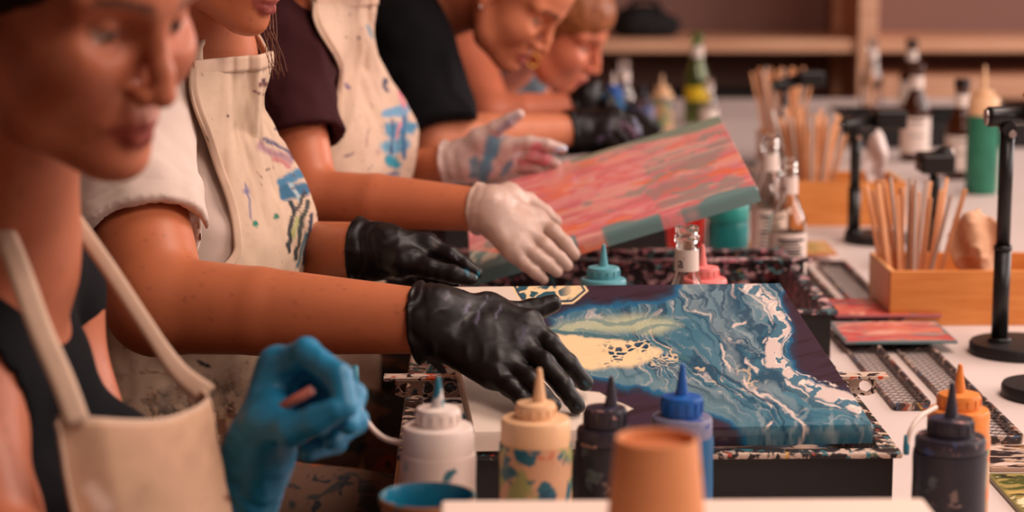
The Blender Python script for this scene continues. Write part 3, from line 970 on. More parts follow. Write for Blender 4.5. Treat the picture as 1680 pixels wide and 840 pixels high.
squeeze('paint crusted dark squeeze bottle with a black nozzle at the right', 1560, 1.82, .0326, 630, 688, 688, 716, 742, .0198, (M_darkb, M_darkc, M_darkn))
squeeze('orange capped squeeze bottle just behind the dark right one', 1572, 1.945, .0305, 600, 648, 648, 672, 716, .0200, (M_orangeb, M_orangec, M_orangec),
        tether=[P(1487, 735, 1.90), P(1494, 706, 1.90), P(1510, 684, 1.91), P(1536, 668, 1.925)])
squeeze('teal capped squeeze bottle behind the blue canvas', 990, 2.60, .0300, 401, 438, 438, 456, 470, .0200, (pl('teal_paint_bottle', (110, 160, 165)), M_tealc, M_tealc), pyc=450)
squeeze('pink capped squeeze bottle behind the clear bottle neck', 1156, 2.66, .0300, 402, 438, 438, 456, 470, .0180, (pl('pink_paint_bottle', (220, 140, 135)), M_pinkc, M_pinkc), pyc=450, tipdx=-.003)
M_green = pl('green_paint_bottle', (40, 112, 88), .2, [((24, 84, 72), .58, 20)])
squeeze('green squeeze bottle with a cream pointed top beside the brown bottles', 1613, 4.34, .0330, 108, 150, 150, 160, 190, .0200, (M_green, M_creamc, M_creamc), pyc=200)
squeeze('small cream squeeze bottle at the far end by the green glass bottle', 1086, 5.55, .0300, 122, 142, 142, 152, 160, .0190, (M_creamb, M_creamc, M_creamc), pyc=160)
squeeze('small dark blue squeeze bottle beyond the farthest gloved hands', 1006, 5.05, .0270, 118, 140, 140, 150, 160, .0180, (M_blueb, M_bluec, M_milk2), pyc=160)
squeeze('hazy blue squeeze bottle left of the small cream one at the far end', 1056, 5.25, .0280, 140, 158, 158, 166, 174, .0180, (M_bluecol, M_darkc, M_darkn), pyc=170)
M_tealb = mat('teal_jar', (30, 118, 118), .3, var=.25, vscale=30)

# teal lidded jar and red cup behind the pink canvas
def jar(label, px0, px1, ytop, Y, m, cat, name):
    r = (px1 - px0) / 2 * Y / F; zt = zat(ytop, Y) - TZ
    t = empty(name, (P((px0 + px1) / 2, ytop + 40, Y)[0], Y, TZ)); tag(t, label, cat)
    if name == 'plastic_jar':
        lathe('jar_body', [(r * .94, 0), (r, .004), (r, zt - .035), (r * .94, zt - .028)], m, t)
        lathe('jar_lid', [(r * .98, zt - .028), (r * 1.0, zt - .026), (r * 1.0, zt - .003), (r * .95, zt), (r * .3, zt)], mat('teal_lid', (44, 140, 132), .35, var=.15, vscale=40), t)
    else:
        lathe('cup_wall', [(r * .75, 0), (r * .75, .002), (r * .98, zt - .006), (r * 1.04, zt - .004), (r * 1.04, zt), (r * .96, zt), (r * .93, zt - .01), (r * .72, .006)], m, t)
    return t
jar('teal plastic jar behind the corner of the pink canvas', 1160, 1229, 334, 3.36, M_tealb, 'jar', 'plastic_jar')
jar('bright red plastic cup behind the clear bottle neck', 1089, 1158, 350, 3.42, mat('red_plastic', (232, 40, 26), .35), 'cup', 'plastic_cup')

# ================================================================== paper cups and the white box in the foreground
wbx = box('cardboard_box', (-.0225, 1.15, TZ), (.335, 1.547, TZ + .154), mat('white_card', (228, 205, 190), .7), None, .004)
wbx.name = 'cardboard_box'; tag(wbx, 'low white cardboard box in the foreground', 'box')
box('box_lid_lip', (-.0255, 1.147, TZ + .125), (.338, 1.55, TZ + .1545), MATS['white_card'], wbx, .003)
M_kraft = mat('kraft_paper_cup', (206, 136, 88), .65, var=.04, vscale=60)
zt = zat(719, 1.37); zb = TZ + .1545
cupn = empty('paper_cup', (P(1078, 703, 1.37)[0], 1.37, zb)); tag(cupn, 'upturned kraft paper cup standing on the white box', 'cup', 'kraft paper cups')
h = zt - zb
lathe('cup_wall', [(.0380, 0), (.0386, .002), (.0376, .004), (.0360, .005), (.0276, h - .002), (.0270, h), (.0258, h), (.0252, h - .002), (.0250, h - .007)], M_kraft, cupn, seg=64, ct=False)
lathe('cup_bottom', [(.0250, h - .0075), (.0250, h - .007), (.0001, h - .007)], mat('kraft_paper_base', (190, 108, 62), .7), cupn, seg=64)
zr = zat(811, 1.62)
cup2 = empty('paper_cup', (P(701, 803, 1.62)[0], 1.62, TZ)); tag(cup2, 'tall paper cup with teal paint inside its rim, beside the milky bottle', 'cup', 'kraft paper cups')
h = zr - TZ
lathe('cup_wall', [(.028, 0), (.0285, .002), (.0368, h - .006), (.0376, h - .006), (.0384, h - .003), (.0376, h), (.0366, h)], mat('paint_dripped_kraft', (150, 100, 66), .6, spots=[((40, 60, 60), .55, 40), ((60, 120, 120), .6, 60)]), cup2, seg=56, ct=False)
lathe('painted_lining', [(.0366, h), (.0356, h - .003), (.0345, h - .02), (.033, h - .04), (.0001, h - .04)], mat('teal_wet_paint', (22, 104, 132), .25, spots=[((150, 160, 150), .66, 40)]), cup2, seg=56, cb=False)

# ================================================================== glass bottles
M_glass = mat('clear_glass', (250, 245, 240), .03, trans=1.0, ior=1.45)
M_gglass = mat('green_glass', (170, 190, 110), .05, trans=.92, ior=1.45)
M_amber = mat('amber_glass', (70, 32, 14), .08, trans=.35, ior=1.45)
M_label = mat('paper_label', (222, 204, 194), .6)
M_ink = mat('dark_print', (40, 32, 34), .7)
M_yel = mat('yellow_label', (224, 190, 30), .55)
def glass_bottle(label, px, Y, H, rb, m, neck_lab=True, body_lab=M_label, text=None, lines=0, cap=None, seg=40, py=None, grp='glass drink bottles', lab_z=None):
    x = P(px, py or 300, Y)[0]
    t = empty('glass_bottle', (x, Y, TZ)); tag(t, label, 'bottle', grp)
    hs, hn = H * .50, H * .70
    rn, rl = rb * .47, rb * .44
    outer = [(rb * .9, 0), (rb, .004), (rb, hs), (rb * .93, hs + H * .045), (rb * .72, hs + H * .12), (rn * 1.08, hn), (rn, hn + H * .08), (rl, H - .022), (rl * 1.18, H - .020), (rl * 1.2, H - .012), (rl * 1.04, H - .010), (rl * 1.12, H - .007), (rl * 1.12, H - .001), (rl * .95, H)]
    inner = [(rl * .78, H), (rl * .78, H - .02), (rn * .86, hn + H * .08), (rn * .9, hn), (rb * .64, hs + H * .12), (rb * .87, hs + H * .04), (rb * .93, hs), (rb * .93, .008), (rb * .6, .010), (.0005, .010)]
    lathe('glass_body', outer + inner if m is not M_amber else outer, m, t, seg=seg, sharp=60)
    lz0, lz1 = lab_z or (.02, hs - .012)
    if body_lab:
        lb = lathe('body_label', [(rb + .0004, lz0), (rb + .0008, lz0), (rb + .0008, lz1), (rb + .0004, lz1)], body_lab, t, seg=seg, cb=False, ct=False)
        for k in range(lines):
            z = hs - .022 - k * (hs - .05) / lines; wdt = random.uniform(.35, .75)
            a = np.linspace(-math.pi / 2 - wdt, -math.pi / 2 + wdt + random.uniform(-.2, .3), 10)
            pts = np.stack([(rb + .0011) * np.cos(a), (rb + .0011) * np.sin(a), np.full(10, z)], 1)
            ribbon('print_line', pts, np.stack([np.cos(a), np.sin(a), 0 * a], 1), .0022 if k % 4 else .004, .0003, M_ink, lb)
    if neck_lab:
        z0, z1 = hn + H * .03, hn + H * .16
        nl = lathe('neck_label', [(rn * 1.07, z0), (rn * 1.09, z0), (rn * 1.05, z1), (rn * 1.03, z1)], M_label, t, seg=seg, cb=False, ct=False)
        if text:
            o = link('label_print', text_me('label_print', text, .0190, rn * 1.085), M_ink, nl); o.location = (0, 0, z0 + .4 * (z1 - z0)); o.rotation_euler = (0, 0, -.62)
            lathe('label_dot', [(.0007, 0), (.0007, .0004)], M_ink, nl, seg=10).matrix_basis = Matrix.Translation((rn * 1.075 * math.sin(-.35), -rn * 1.075 * math.cos(-.35), z0 + .62 * (z1 - z0))) @ Matrix.Rotation(math.radians(90), 4, 'X')
    if cap:
        lathe('bottle_cap', [(rl * 1.22, H - .010), (rl * 1.25, H - .004), (rl * 1.1, H + .002), (.001, H + .002)], cap, t, seg=24)
    return t
glass_bottle('open clear glass bottle neck with a white label, behind the blue canvas', 1127, 2.58, zat(371, 2.58) - TZ, .0295, M_glass, text='a', py=400)
glass_bottle('clear glass bottle with a printed white label, nearer of the pair', 1292, 3.262, zat(260, 3.262) - TZ, .0290, M_glass, lines=11, py=380, text='a')
glass_bottle('clear glass bottle standing behind the printed one of the pair', 1262, 3.47, zat(222, 3.47) - TZ, .0290, M_glass, lines=9, py=330)
M_capd = mat('dark_cap_metal', (30, 26, 30), .3, metal=.6)
glass_bottle('brown glass bottle with white labels behind the second stick box', 1502, 4.9, zat(102, 4.9) - TZ, .0330, M_amber, cap=None, py=200, lines=2)
glass_bottle('brown capped bottle with a pale label beside the green squeeze bottle', 1577, 4.58, zat(132, 4.58) - TZ, .0320, M_amber, cap=M_capd, py=200, lines=2)
glass_bottle('brown capped bottle standing farthest back on the table', 1494, 6.0, zat(66, 6.0) - TZ, .0320, M_amber, cap=M_capd, py=150)
glass_bottle('clear glass bottle far back in front of the shelf upright', 1430, 5.9, zat(64, 5.9) - TZ, .0300, M_glass, body_lab=None, py=150)
glass_bottle('tall green glass bottle with a yellow label at the far end', 1143, 5.75, zat(54, 5.75) - TZ, .0330, M_gglass, body_lab=M_yel, py=150, lab_z=(.062, .100))
glass_bottle('small clear bottle next to the green glass bottle', 1163, 5.6, zat(128, 5.6) - TZ, .0240, M_glass, py=150)
glass_bottle('clear bottle with a white neck label beside the gloved far hands', 1024, 5.3, zat(97, 5.3) - TZ, .0290, M_glass, body_lab=mat('blue_label', (50, 86, 120), .5), py=150)

# ================================================================== wooden boxes with stir sticks
M_bamboo = wood('bamboo_box', (200, 120, 56), (214, 138, 72), 6, (1.2, 14, 14), .45)
M_bamboo2 = wood('bamboo_pale', (226, 164, 106), (232, 176, 120), 6, (1.2, 14, 14), .45)  # paler copy of the bamboo, for the left and right sides
M_stick = wood('birch_stick', (206, 138, 92), (224, 166, 122), 20, (8, 8, 1.0), .6)
M_straw = mat('clear_straw', (225, 205, 192), .25, trans=.35)
def stick_box(label, x0, x1, y0, y1, hgt, n, sx0, sx1, hstick, seed, lab2):
    rnd = random.Random(seed)
    t = empty('wooden_box', ((x0 + x1) / 2, (y0 + y1) / 2, TZ)); tag(t, label, 'box', 'wooden stick boxes')
    w, d = (x1 - x0) / 2, (y1 - y0) / 2; th = .008
    box('box_base', (-w + th, -d + th, 0), (w - th, d - th, .006), M_bamboo, t)
    box('box_side', (-w, -d, 0), (w, -d + th, hgt), M_bamboo, t, .001); box('box_side', (-w, d - th, 0), (w, d, hgt), M_bamboo, t, .001)
    box('box_side', (-w, -d + th, 0), (-w + th, d - th, hgt), M_bamboo2, t, .001); box('box_side', (w - th, -d + th, 0), (w, d - th, hgt), M_bamboo2, t, .001)
    lo, hi = sx0, sx1
    for i in range(n):
        f = (i + .5) / n
        xb = lo + (hi - lo) * (f * .55 + .2) + rnd.uniform(-.006, .006)
        yb = (y0 + y1) / 2 + rnd.uniform(-.035, .035)
        lean = (f - .52) * .42 + rnd.uniform(-.06, .06); leany = rnd.uniform(-.12, .10)
        L = hstick * rnd.uniform(.86, 1.04)
        if rnd.random() < .72:
            s = box('stir_stick', (-.0036, -.0010, 0), (.0036, .0010, L), M_stick, None, .0006, 1); lab = lab2; ct = 'stir stick'
        else:
            s = lathe('plastic_straw', [(.0030, 0), (.0030, L), (.0025, L), (.0025, .001)], M_straw, None, seg=10, cb=False, ct=False); lab = lab2.replace('thin stir stick', 'pale plastic straw'); ct = 'straw'
        s.location = (xb - lean * .02, yb, TZ + .009); s.rotation_euler = (leany, math.atan(lean), rnd.uniform(0, 3.1))
        s.rotation_euler = (Matrix.Rotation(math.atan(lean), 4, 'Y') @ Matrix.Rotation(leany, 4, 'X') @ Matrix.Rotation(rnd.uniform(-.7, .7), 4, 'Z')).to_euler()
        tag(s, lab, ct, lab.replace('thin stir stick standing', 'stir sticks').replace('pale plastic straw standing', 'straws'))
    return t
stick_box('nearest pale wooden box of stir sticks beside the front lamp stand', .590, .86, 2.966, 3.13, .079, 24, .585, .690, .190, 1, 'thin stir stick standing in the nearest wooden box')
stick_box('middle pale wooden box of stir sticks behind the second lamp stand', .592, .80, 3.90, 4.06, .083, 34, .585, .69, .20, 2, 'thin stir stick standing in the middle wooden box')
stick_box('farthest pale wooden box of stir sticks behind the clear bottle pair', .66, .80, 4.78, 4.94, .070, 30, .66, .75, .21, 3, 'thin stir stick standing in the farthest wooden box')
# crumpled brown paper pouch and white napkin poking out of the boxes
def pouch(name, label, c, r, m, seed, R=None):
    f = ell(c, r, R)
    g = lambda p: f(p + np.stack([0 * p[:, 0], .010 * np.sin(p[:, 0] * 120 + p[:, 2] * 40), 0 * p[:, 0]], 1).astype(np.float32)) + .007 * np.abs(noise3(p * 60, seed)) + .004 * noise3(p * 26, seed + 1)
    me, V = sdf_mesh(name, g, np.array(c) - max(r) * 1.25, np.array(c) + max(r) * 1.25, .0032)
    o = link(name, me, m); tag(o, label, 'paper'); return o
pouch('paper_pouch', 'crumpled brown paper pouch tucked in the nearest wooden box', P(1603, 402, 3.02) + (0, 0, .0), (.042, .013, .058), mat('brown_tissue', (206, 158, 124), .8, var=.1), 5, rot3(.1, -.35, 0))
pouch('paper_napkin', 'white folded napkin sticking out of the middle wooden box', P(1437, 262, 3.98), (.022, .009, .066), mat('white_tissue', (214, 200, 196), .8), 8)

# ================================================================== phone stands / clamp lamps with round bases
def stand(label, bx, by, r, zpost, pdx, head, pad=False):
    t = empty('clamp_stand', (bx, by, TZ)); tag(t, label, 'stand', 'black clamp stands with round bases')
    lathe('round_base', [(r * .97, 0), (r, .002), (r, .013), (r * .97, .016), (r * .5, .017), (.001, .017)], mat('black_base', (20, 17, 17), .5, spots=[((150, 80, 85), .70, 50), ((140, 130, 130), .73, 120)]), t, seg=56)
    tube('post', [(pdx, 0, .016), (pdx, 0, zpost * .45)], .0112, M_blackmetal, t, 16)
    tube('post', [(pdx, 0, zpost * .45), (pdx, 0, zpost)], .0094, M_blackmetal, t, 16)
    tube('post_collar', [(pdx, 0, .016), (pdx, 0, .022)], .0150, M_blackmetal, t, 16)
    tube('post_collar', [(pdx, 0, zpost * .44), (pdx, 0, zpost * .46)], .0122, M_blackmetal, t, 16)
    hd = empty('clamp_head', (pdx, 0, zpost)); hd.parent = t
    if head:
        a = math.radians(head)
        d = np.array([math.cos(a), 0, math.sin(a)])
        tube('joint', [-d * .026, -d * .02, d * .03], .0135, M_blackmetal, hd, 20)
        tube('joint_end', [-d * .030, -d * .0262], .0105, M_chrome, hd, 20)
        tube('knuckle', [(0, -.014, -.016), (0, .014, -.016)], .009, M_blackmetal, hd, 16)
        tube('screw', [(.003, -.018, -.022), (.003, -.012, -.022)], .005, M_chrome, hd, 12)
        bm = box_bm(d * .03 + (0, -.03, -.012), d * .03 + (.055, .03, .02), .004)
        link('clamp_jaw', from_bm(bm, 'clamp_jaw'), M_blackmetal, hd)
        if not pad: return t
        bm = box_bm(d * .03 + (-.005, -.028, .022), d * .03 + (.06, .028, .028), .002)
        link('clamp_pad', from_bm(bm, 'clamp_pad'), mat('wooden_pad', (205, 128, 84), .6), hd)
    return t
def stand_at(label, bpx, bpy_, r, ptop, pdx, head, pad=False):
    r_ = FW * F + RT * (bpx - 840) + UP * (420 - bpy_); b = CAM + r_ * ((TZ + .008 - CAM[2]) / r_[2])
    return stand(label, b[0], b[1], r, zat(ptop, b[1]) - TZ, pdx, head, pad)
stand_at('tall black clamp stand at the right, nearest in full view', 1672, 570, .066, 192, -.027, 2, True)
stand_at('black clamp stand in front of the middle wooden box', 1437, 390, .056, 205, -.040, 12)
stand_at('black clamp stand whose base is partly behind the nearest wooden box', 1492, 429, .056, 262, .038, 200)
stand_at('black clamp stand beside the farthest wooden box', 1296, 285, .050, 138, -.016, 15)
stand_at('black round base cut off by the right edge of the picture', 1722, 640, .058, 250, .03, 0)

# far dark tray and clutter on the far end of the table
box('far', (0, 0, 0), (.01, .01, .01), M_black).name = 'tmp_far'
bpy.data.objects.remove(bpy.data.objects['tmp_far'])
tray('flat dark paint tray at the far end below the shelf', .95, 1.45, 5.15, 5.62, .05, M_black)
rag = union([ell((xat(1240, 4.2), 4.25, TZ + .02), (.06, .07, .03)), ell((xat(1228, 4.35), 4.4, TZ + .03), (.05, .06, .035)), ell((xat(1250, 4.2), 4.15, TZ + .012), (.05, .05, .02))], .03)
rg = lambda p: smax(rag(p) + .008 * noise3(p * 40, 3), TZ + .001 - p[:, 2], .004)
cx = xat(1238, 4.25)
me, V = sdf_mesh('paint_rag', rg, (cx - .15, 4.0, TZ - .01), (cx + .15, 4.52, TZ + .09), .006)
tag(link('paint_rag', me, mat('stained_rag', (120, 96, 84), .9, spots=[((50, 42, 44), .52, 30), ((80, 100, 105), .62, 30)])), 'crumpled stained rag beyond the corner of the pink canvas', 'rag')

# ================================================================== people
Z3 = np.array([0, 0, 1.0])


def frame(yaw, pitch=0.0, roll=0.0):
    """columns: forward, left, up. yaw = turn from facing the camera towards the right of the picture"""
    y, p, r = (math.radians(v) for v in (yaw, pitch, roll))
    f0 = np.array([math.sin(y), -math.cos(y), 0]); l = np.cross(Z3, f0)
    f = f0 * math.cos(p) - Z3 * math.sin(p); u = Z3 * math.cos(p) + f0 * math.sin(p)
    l2 = l * math.cos(r) + u * math.sin(r); u2 = u * math.cos(r) - l * math.sin(r)
    return np.stack([f, l2, u2], 1)


def head_sdf(c, R, s=1.0, ears=True, mouth_open=0.0):
    c = np.asarray(c, np.float32); R = np.asarray(R, np.float32)
    main = union([ell((-.014, 0, .036), (.098, .074, .082)), (ell((.028, 0, -.028), (.062, .057, .084)), .03),
                  (ell((.048, 0, .045), (.046, .056, .048)), .03), (ell((.066, 0, -.072), (.030, .034, .034)), .02)], .03)
    soft = []
    for g in (-1, 1):
        soft += [(rcone((-.002, g * .052, -.050), (.030, g * .044, -.082), .016, .015), .022), (rcone((.030, g * .044, -.082), (.074, g * .014, -.102), .015, .014), .02),
                 (ell((.058, g * .042, -.030), (.026, .022, .024)), .022), (rcone((.088, g * .010, .022), (.070, g * .052, .024), .0095, .009), .016),
                 (rcone((.070, g * .036, -.020), (.040, g * .05, -.07), .014, .012), .03)]
    soft += [(ell((.083, 0, -.100), (.016, .018, .014)), .014)]
    nose = [(rcone((.090, 0, .014), (.106, 0, -.022), .0062, .0080), .012), (rcone((.106, 0, -.022), (.1115, 0, -.038), .0080, .0098), .006),
            (ell((.102, .0115, -.041), (.010, .0068, .0075)), .005), (ell((.102, -.0115, -.041), (.010, .0068, .0075)), .005)]
    lips = [(rcone((.0985, 0, -.0655), (.095, .011, -.0645), .0048, .0045), .004), (rcone((.0985, 0, -.0655), (.095, -.011, -.0645), .0048, .0045), .004),
            (rcone((.095, .011, -.0645), (.084, .025, -.0705), .0045, .002), .004), (rcone((.095, -.011, -.0645), (.084, -.025, -.0705), .0045, .002), .004),
            (rcone((.0965, .006, -.0775 - mouth_open), (.0965, -.006, -.0775 - mouth_open), .0056, .0056), .005),
            (rcone((.0965, .006, -.0775 - mouth_open), (.084, .023, -.0722), .0056, .002), .004), (rcone((.0965, -.006, -.0775 - mouth_open), (.084, -.023, -.0722), .0056, .002), .004)]
    def f(p):
        q = ((p - c) @ R) / s
        d = main(q)
        for g, k in soft: d = smin(d, g(q), k)
        for g in (-1, 1):
            d = smax(d, -ell((.094, g * .033, .001), (.020, .021, .0125))(q), .014)
        for g, k in nose: d = smin(d, g(q), k)
        for g, k in lips: d = smin(d, g(q), k)
        d = smax(d, -rcone((.104, .0, -.0712 - mouth_open * .4), (.086, .025, -.0722), .0011 + mouth_open * .5, .0006)(q), .002)
        d = smax(d, -rcone((.104, .0, -.0712 - mouth_open * .4), (.086, -.025, -.0722), .0011 + mouth_open * .5, .0006)(q), .002)
        for g in (-1, 1):
            e = np.array([.0715, g * .032, .0005], np.float32)
            r = np.linalg.norm(q - e, axis=1)
            d = smin(d, r - .0122, .002)
            d = smin(d, smax(r - .0142, -(q[:, 2] - .0035 + .25 * (q[:, 0] - .08)), .002), .004)      # upper lid
            d = smin(d, smax(r - .0136, q[:, 2] + .0065, .002), .004)                                  # lower lid
            d = smax(d, -ell((.103, g * .0075, -.0480), (.006, .0036, .0035))(q), .003)               # nostril
            if ears:
                e1 = ell((-.010, g * .0745, -.010), (.019, .0085, .031))(q)
                e1 = smax(e1, -ell((-.004, g * .083, -.006), (.011, .006, .019))(q), .004)
                e1 = smin(e1, ell((-.002, g * .0745, -.036), (.009, .005, .009))(q), .006)
                d = smin(d, e1, .006)
        return d * s
    return f


def head_col(V, rgb, c, R, s, skin_dark, brow):
    q = ((V - c) @ R) / s
    near = sstep(.19, .16, np.linalg.norm(q, axis=1))
    x, y, z = q.T
    # lips
    t = np.abs(y) / .026
    up = -.0625 - .006 * t ** 2; dn = -.085 + .013 * t ** 2
    lip = sstep(.0015, -.001, z - up) * sstep(-.0015, .001, z - dn) * sstep(1.02, .9, t) * sstep(.076, .083, x)
    rgb = mixc(rgb, skin_dark, lip * near * .85)
    for g in (-1, 1):
        yy = y * g
        bz = .0205 + .006 * np.sin(np.clip((yy - .008) / .046, 0, 1) * 2.4) - .0
        b = sstep(.005, .0025, np.abs(z - bz)) * sstep(.008, .014, yy) * sstep(.058, .048, yy) * sstep(.055, .065, x)
        rgb = mixc(rgb, brow, b * near * .75)
        e = q - np.array([.0715, g * .032, .0005]); r = np.linalg.norm(e, axis=1)
        ball = sstep(.0132, .0126, r) * sstep(.0035, .0025, e[:, 2] + .25 * (e[:, 0] - .0085)) * sstep(-.0075, -.0065, e[:, 2]) * sstep(.076, .078, x)
        rgb = mixc(rgb, lin((205, 180, 165)), ball * near)
        ir = np.hypot(e[:, 1], e[:, 2] + .003)
        rgb = mixc(rgb, lin((48, 30, 22)), ball * sstep(.0062, .0054, ir) * near)
        lash = sstep(.0022, .0008, np.abs(e[:, 2] - .0028 + .25 * (e[:, 0] - .0085))) * sstep(.0155, .0145, r) * sstep(.074, .078, x)
        rgb = mixc(rgb, lin((40, 24, 20)), lash * near * .8)
        ck = np.linalg.norm((q - np.array([.07, g * .04, -.035])) / np.array([.03, .028, .024]), axis=1)
        rgb = mixc(rgb, skin_dark, sstep(1.2, .2, ck) * .25 * near)
    return rgb


def hand_sdf(w, fingers, cuff, rw=.027, rcuff=.031, fr=.0088, wr=.0010, seed=0, cuff_ext=.0, palm_r=.0125):
    """w wrist, cuff = point up the forearm; fingers: thumb first, each 4 joints root..tip. One skin for palm and digits."""
    palm = []
    w = np.asarray(w, float); cuff = np.asarray(cuff, float)
    mc = [np.asarray(f[0], float) for f in fingers]
    palm.append((rcone(cuff, w, rcuff, rw), .01))
    mid = np.mean(mc[1:], axis=0)
    wax = mc[1] - mc[4]; wax = wax / np.linalg.norm(wax)
    for i, m in enumerate(mc[1:]):
        w0 = w + wax * (.016 - .0105 * i)
        palm.append((rcone(w0 * .9 + m * .1, m, palm_r * 1.15, palm_r), .012))
        if i: palm.append((rcone(w * .45 + mid * .55 + wax * 0, (m + mc[i]) / 2, palm_r * 1.1, palm_r * .9), .012))
    palm.append((rcone(w + wax * .012, mc[0], .0165, .0155), .016))
    th = fingers[0]
    palm.append((rcone(mc[0], (np.asarray(th[1]) + mc[1]) / 2 * .5 + mc[0] * .5, .013, .010), .014))
    pu = union(palm, .012)
    chains = []
    for i, f in enumerate(fingers):
        sc = (1.14, 1.0, 1.03, .98, .86)[i] * fr
        r = np.array([1.12, 1.06, .96, .80]) * sc
        pts = [np.asarray(v, float) for v in f]
        ch = [rcone(pts[j], pts[j + 1], r[j], r[j + 1]) for j in range(3)]
        chains.append(union(ch, .0035))
    ax = (w - cuff); axl = np.linalg.norm(ax); ax = ax / axl
    c32 = cuff.astype(np.float32); a32 = ax.astype(np.float32)
    def f(p):
        d = None
        for ch in chains:
            v = ch(p); d = v if d is None else smin(d, v, .0018)
        d = smin(pu(p), d, .009)
        h = (p - c32) @ a32
        n = noise3(p * 62, seed); n2 = noise3(p * 30 + 5, seed + 3); n3 = noise3(p * 150, seed + 7)
        wz = sstep(axl * 1.6, .0, h)
        d = d - wr * (1 - np.abs(n) * 2.2) * .55 - wr * .6 * n2 - wr * .18 * n3 - wr * wz * .9 * np.sin(h * 380 + 5 * n2)
        d = d - .0016 * sstep(.0035, .001, np.abs(h - .002)) - .0026 * sstep(.05, .0, h)
        return smax(d, -h, .0015)
    return f, np.vstack([w[None], cuff[None]] + [np.asarray(q, float) for q in fingers])


def make_hand(name, spec, m, parent, h=.0024, colfn=None, **kw):
    f, pts = hand_sdf(spec['w'], spec['f'], spec['c'], **kw)
    me, V = sdf_mesh(name, f, pts.min(0) - .045, pts.max(0) + .045, h)
    if colfn: set_col(me, colfn(V))
    o = link(name, me, m, parent)
    return o


def torso_prims(N, Pv, R, sw=.165, bust=.07, bulk=1.0, depth=1.0, shR=None, shL=None):
    N, Pv = np.asarray(N, float), np.asarray(Pv, float)
    f, l = R[:, 0], R[:, 1]
    u = (N - Pv) / np.linalg.norm(N - Pv)
    f = f - u * (f @ u); f /= np.linalg.norm(f); l = np.cross(u, f)
    RR = np.stack([l, f, u], 1)
    sh = [N + l * sw * g - u * .065 - f * .005 for g in (-1, 1)]
    if shR is not None: sh[0] = np.asarray(shR)
    if shL is not None: sh[1] = np.asarray(shL)
    pr = [ecap(N - u * .13 - f * .01, N - u * .26, l, (.135 * bulk, .092 * depth), (.138 * bulk, .10 * depth)),
          (ecap(N - u * .28, Pv, l, (.135 * bulk, .105 * depth), (.165 * bulk, .125 * depth)), .06)]
    for g in (-1, 1):
        pr.append((ell(N - u * .215 + l * g * .072 + f * (.045 + bust * .4), (.072, .05 + bust * .4, .072), RR), .04))
        pr.append((rcone(N + u * .02 - f * .01, sh[(g + 1) // 2], .045, .046), .035))
        pr.append((rcone(sh[(g + 1) // 2], sh[(g + 1) // 2] - u * .03, .050, .05), .03))
    return pr, sh, u, f, l


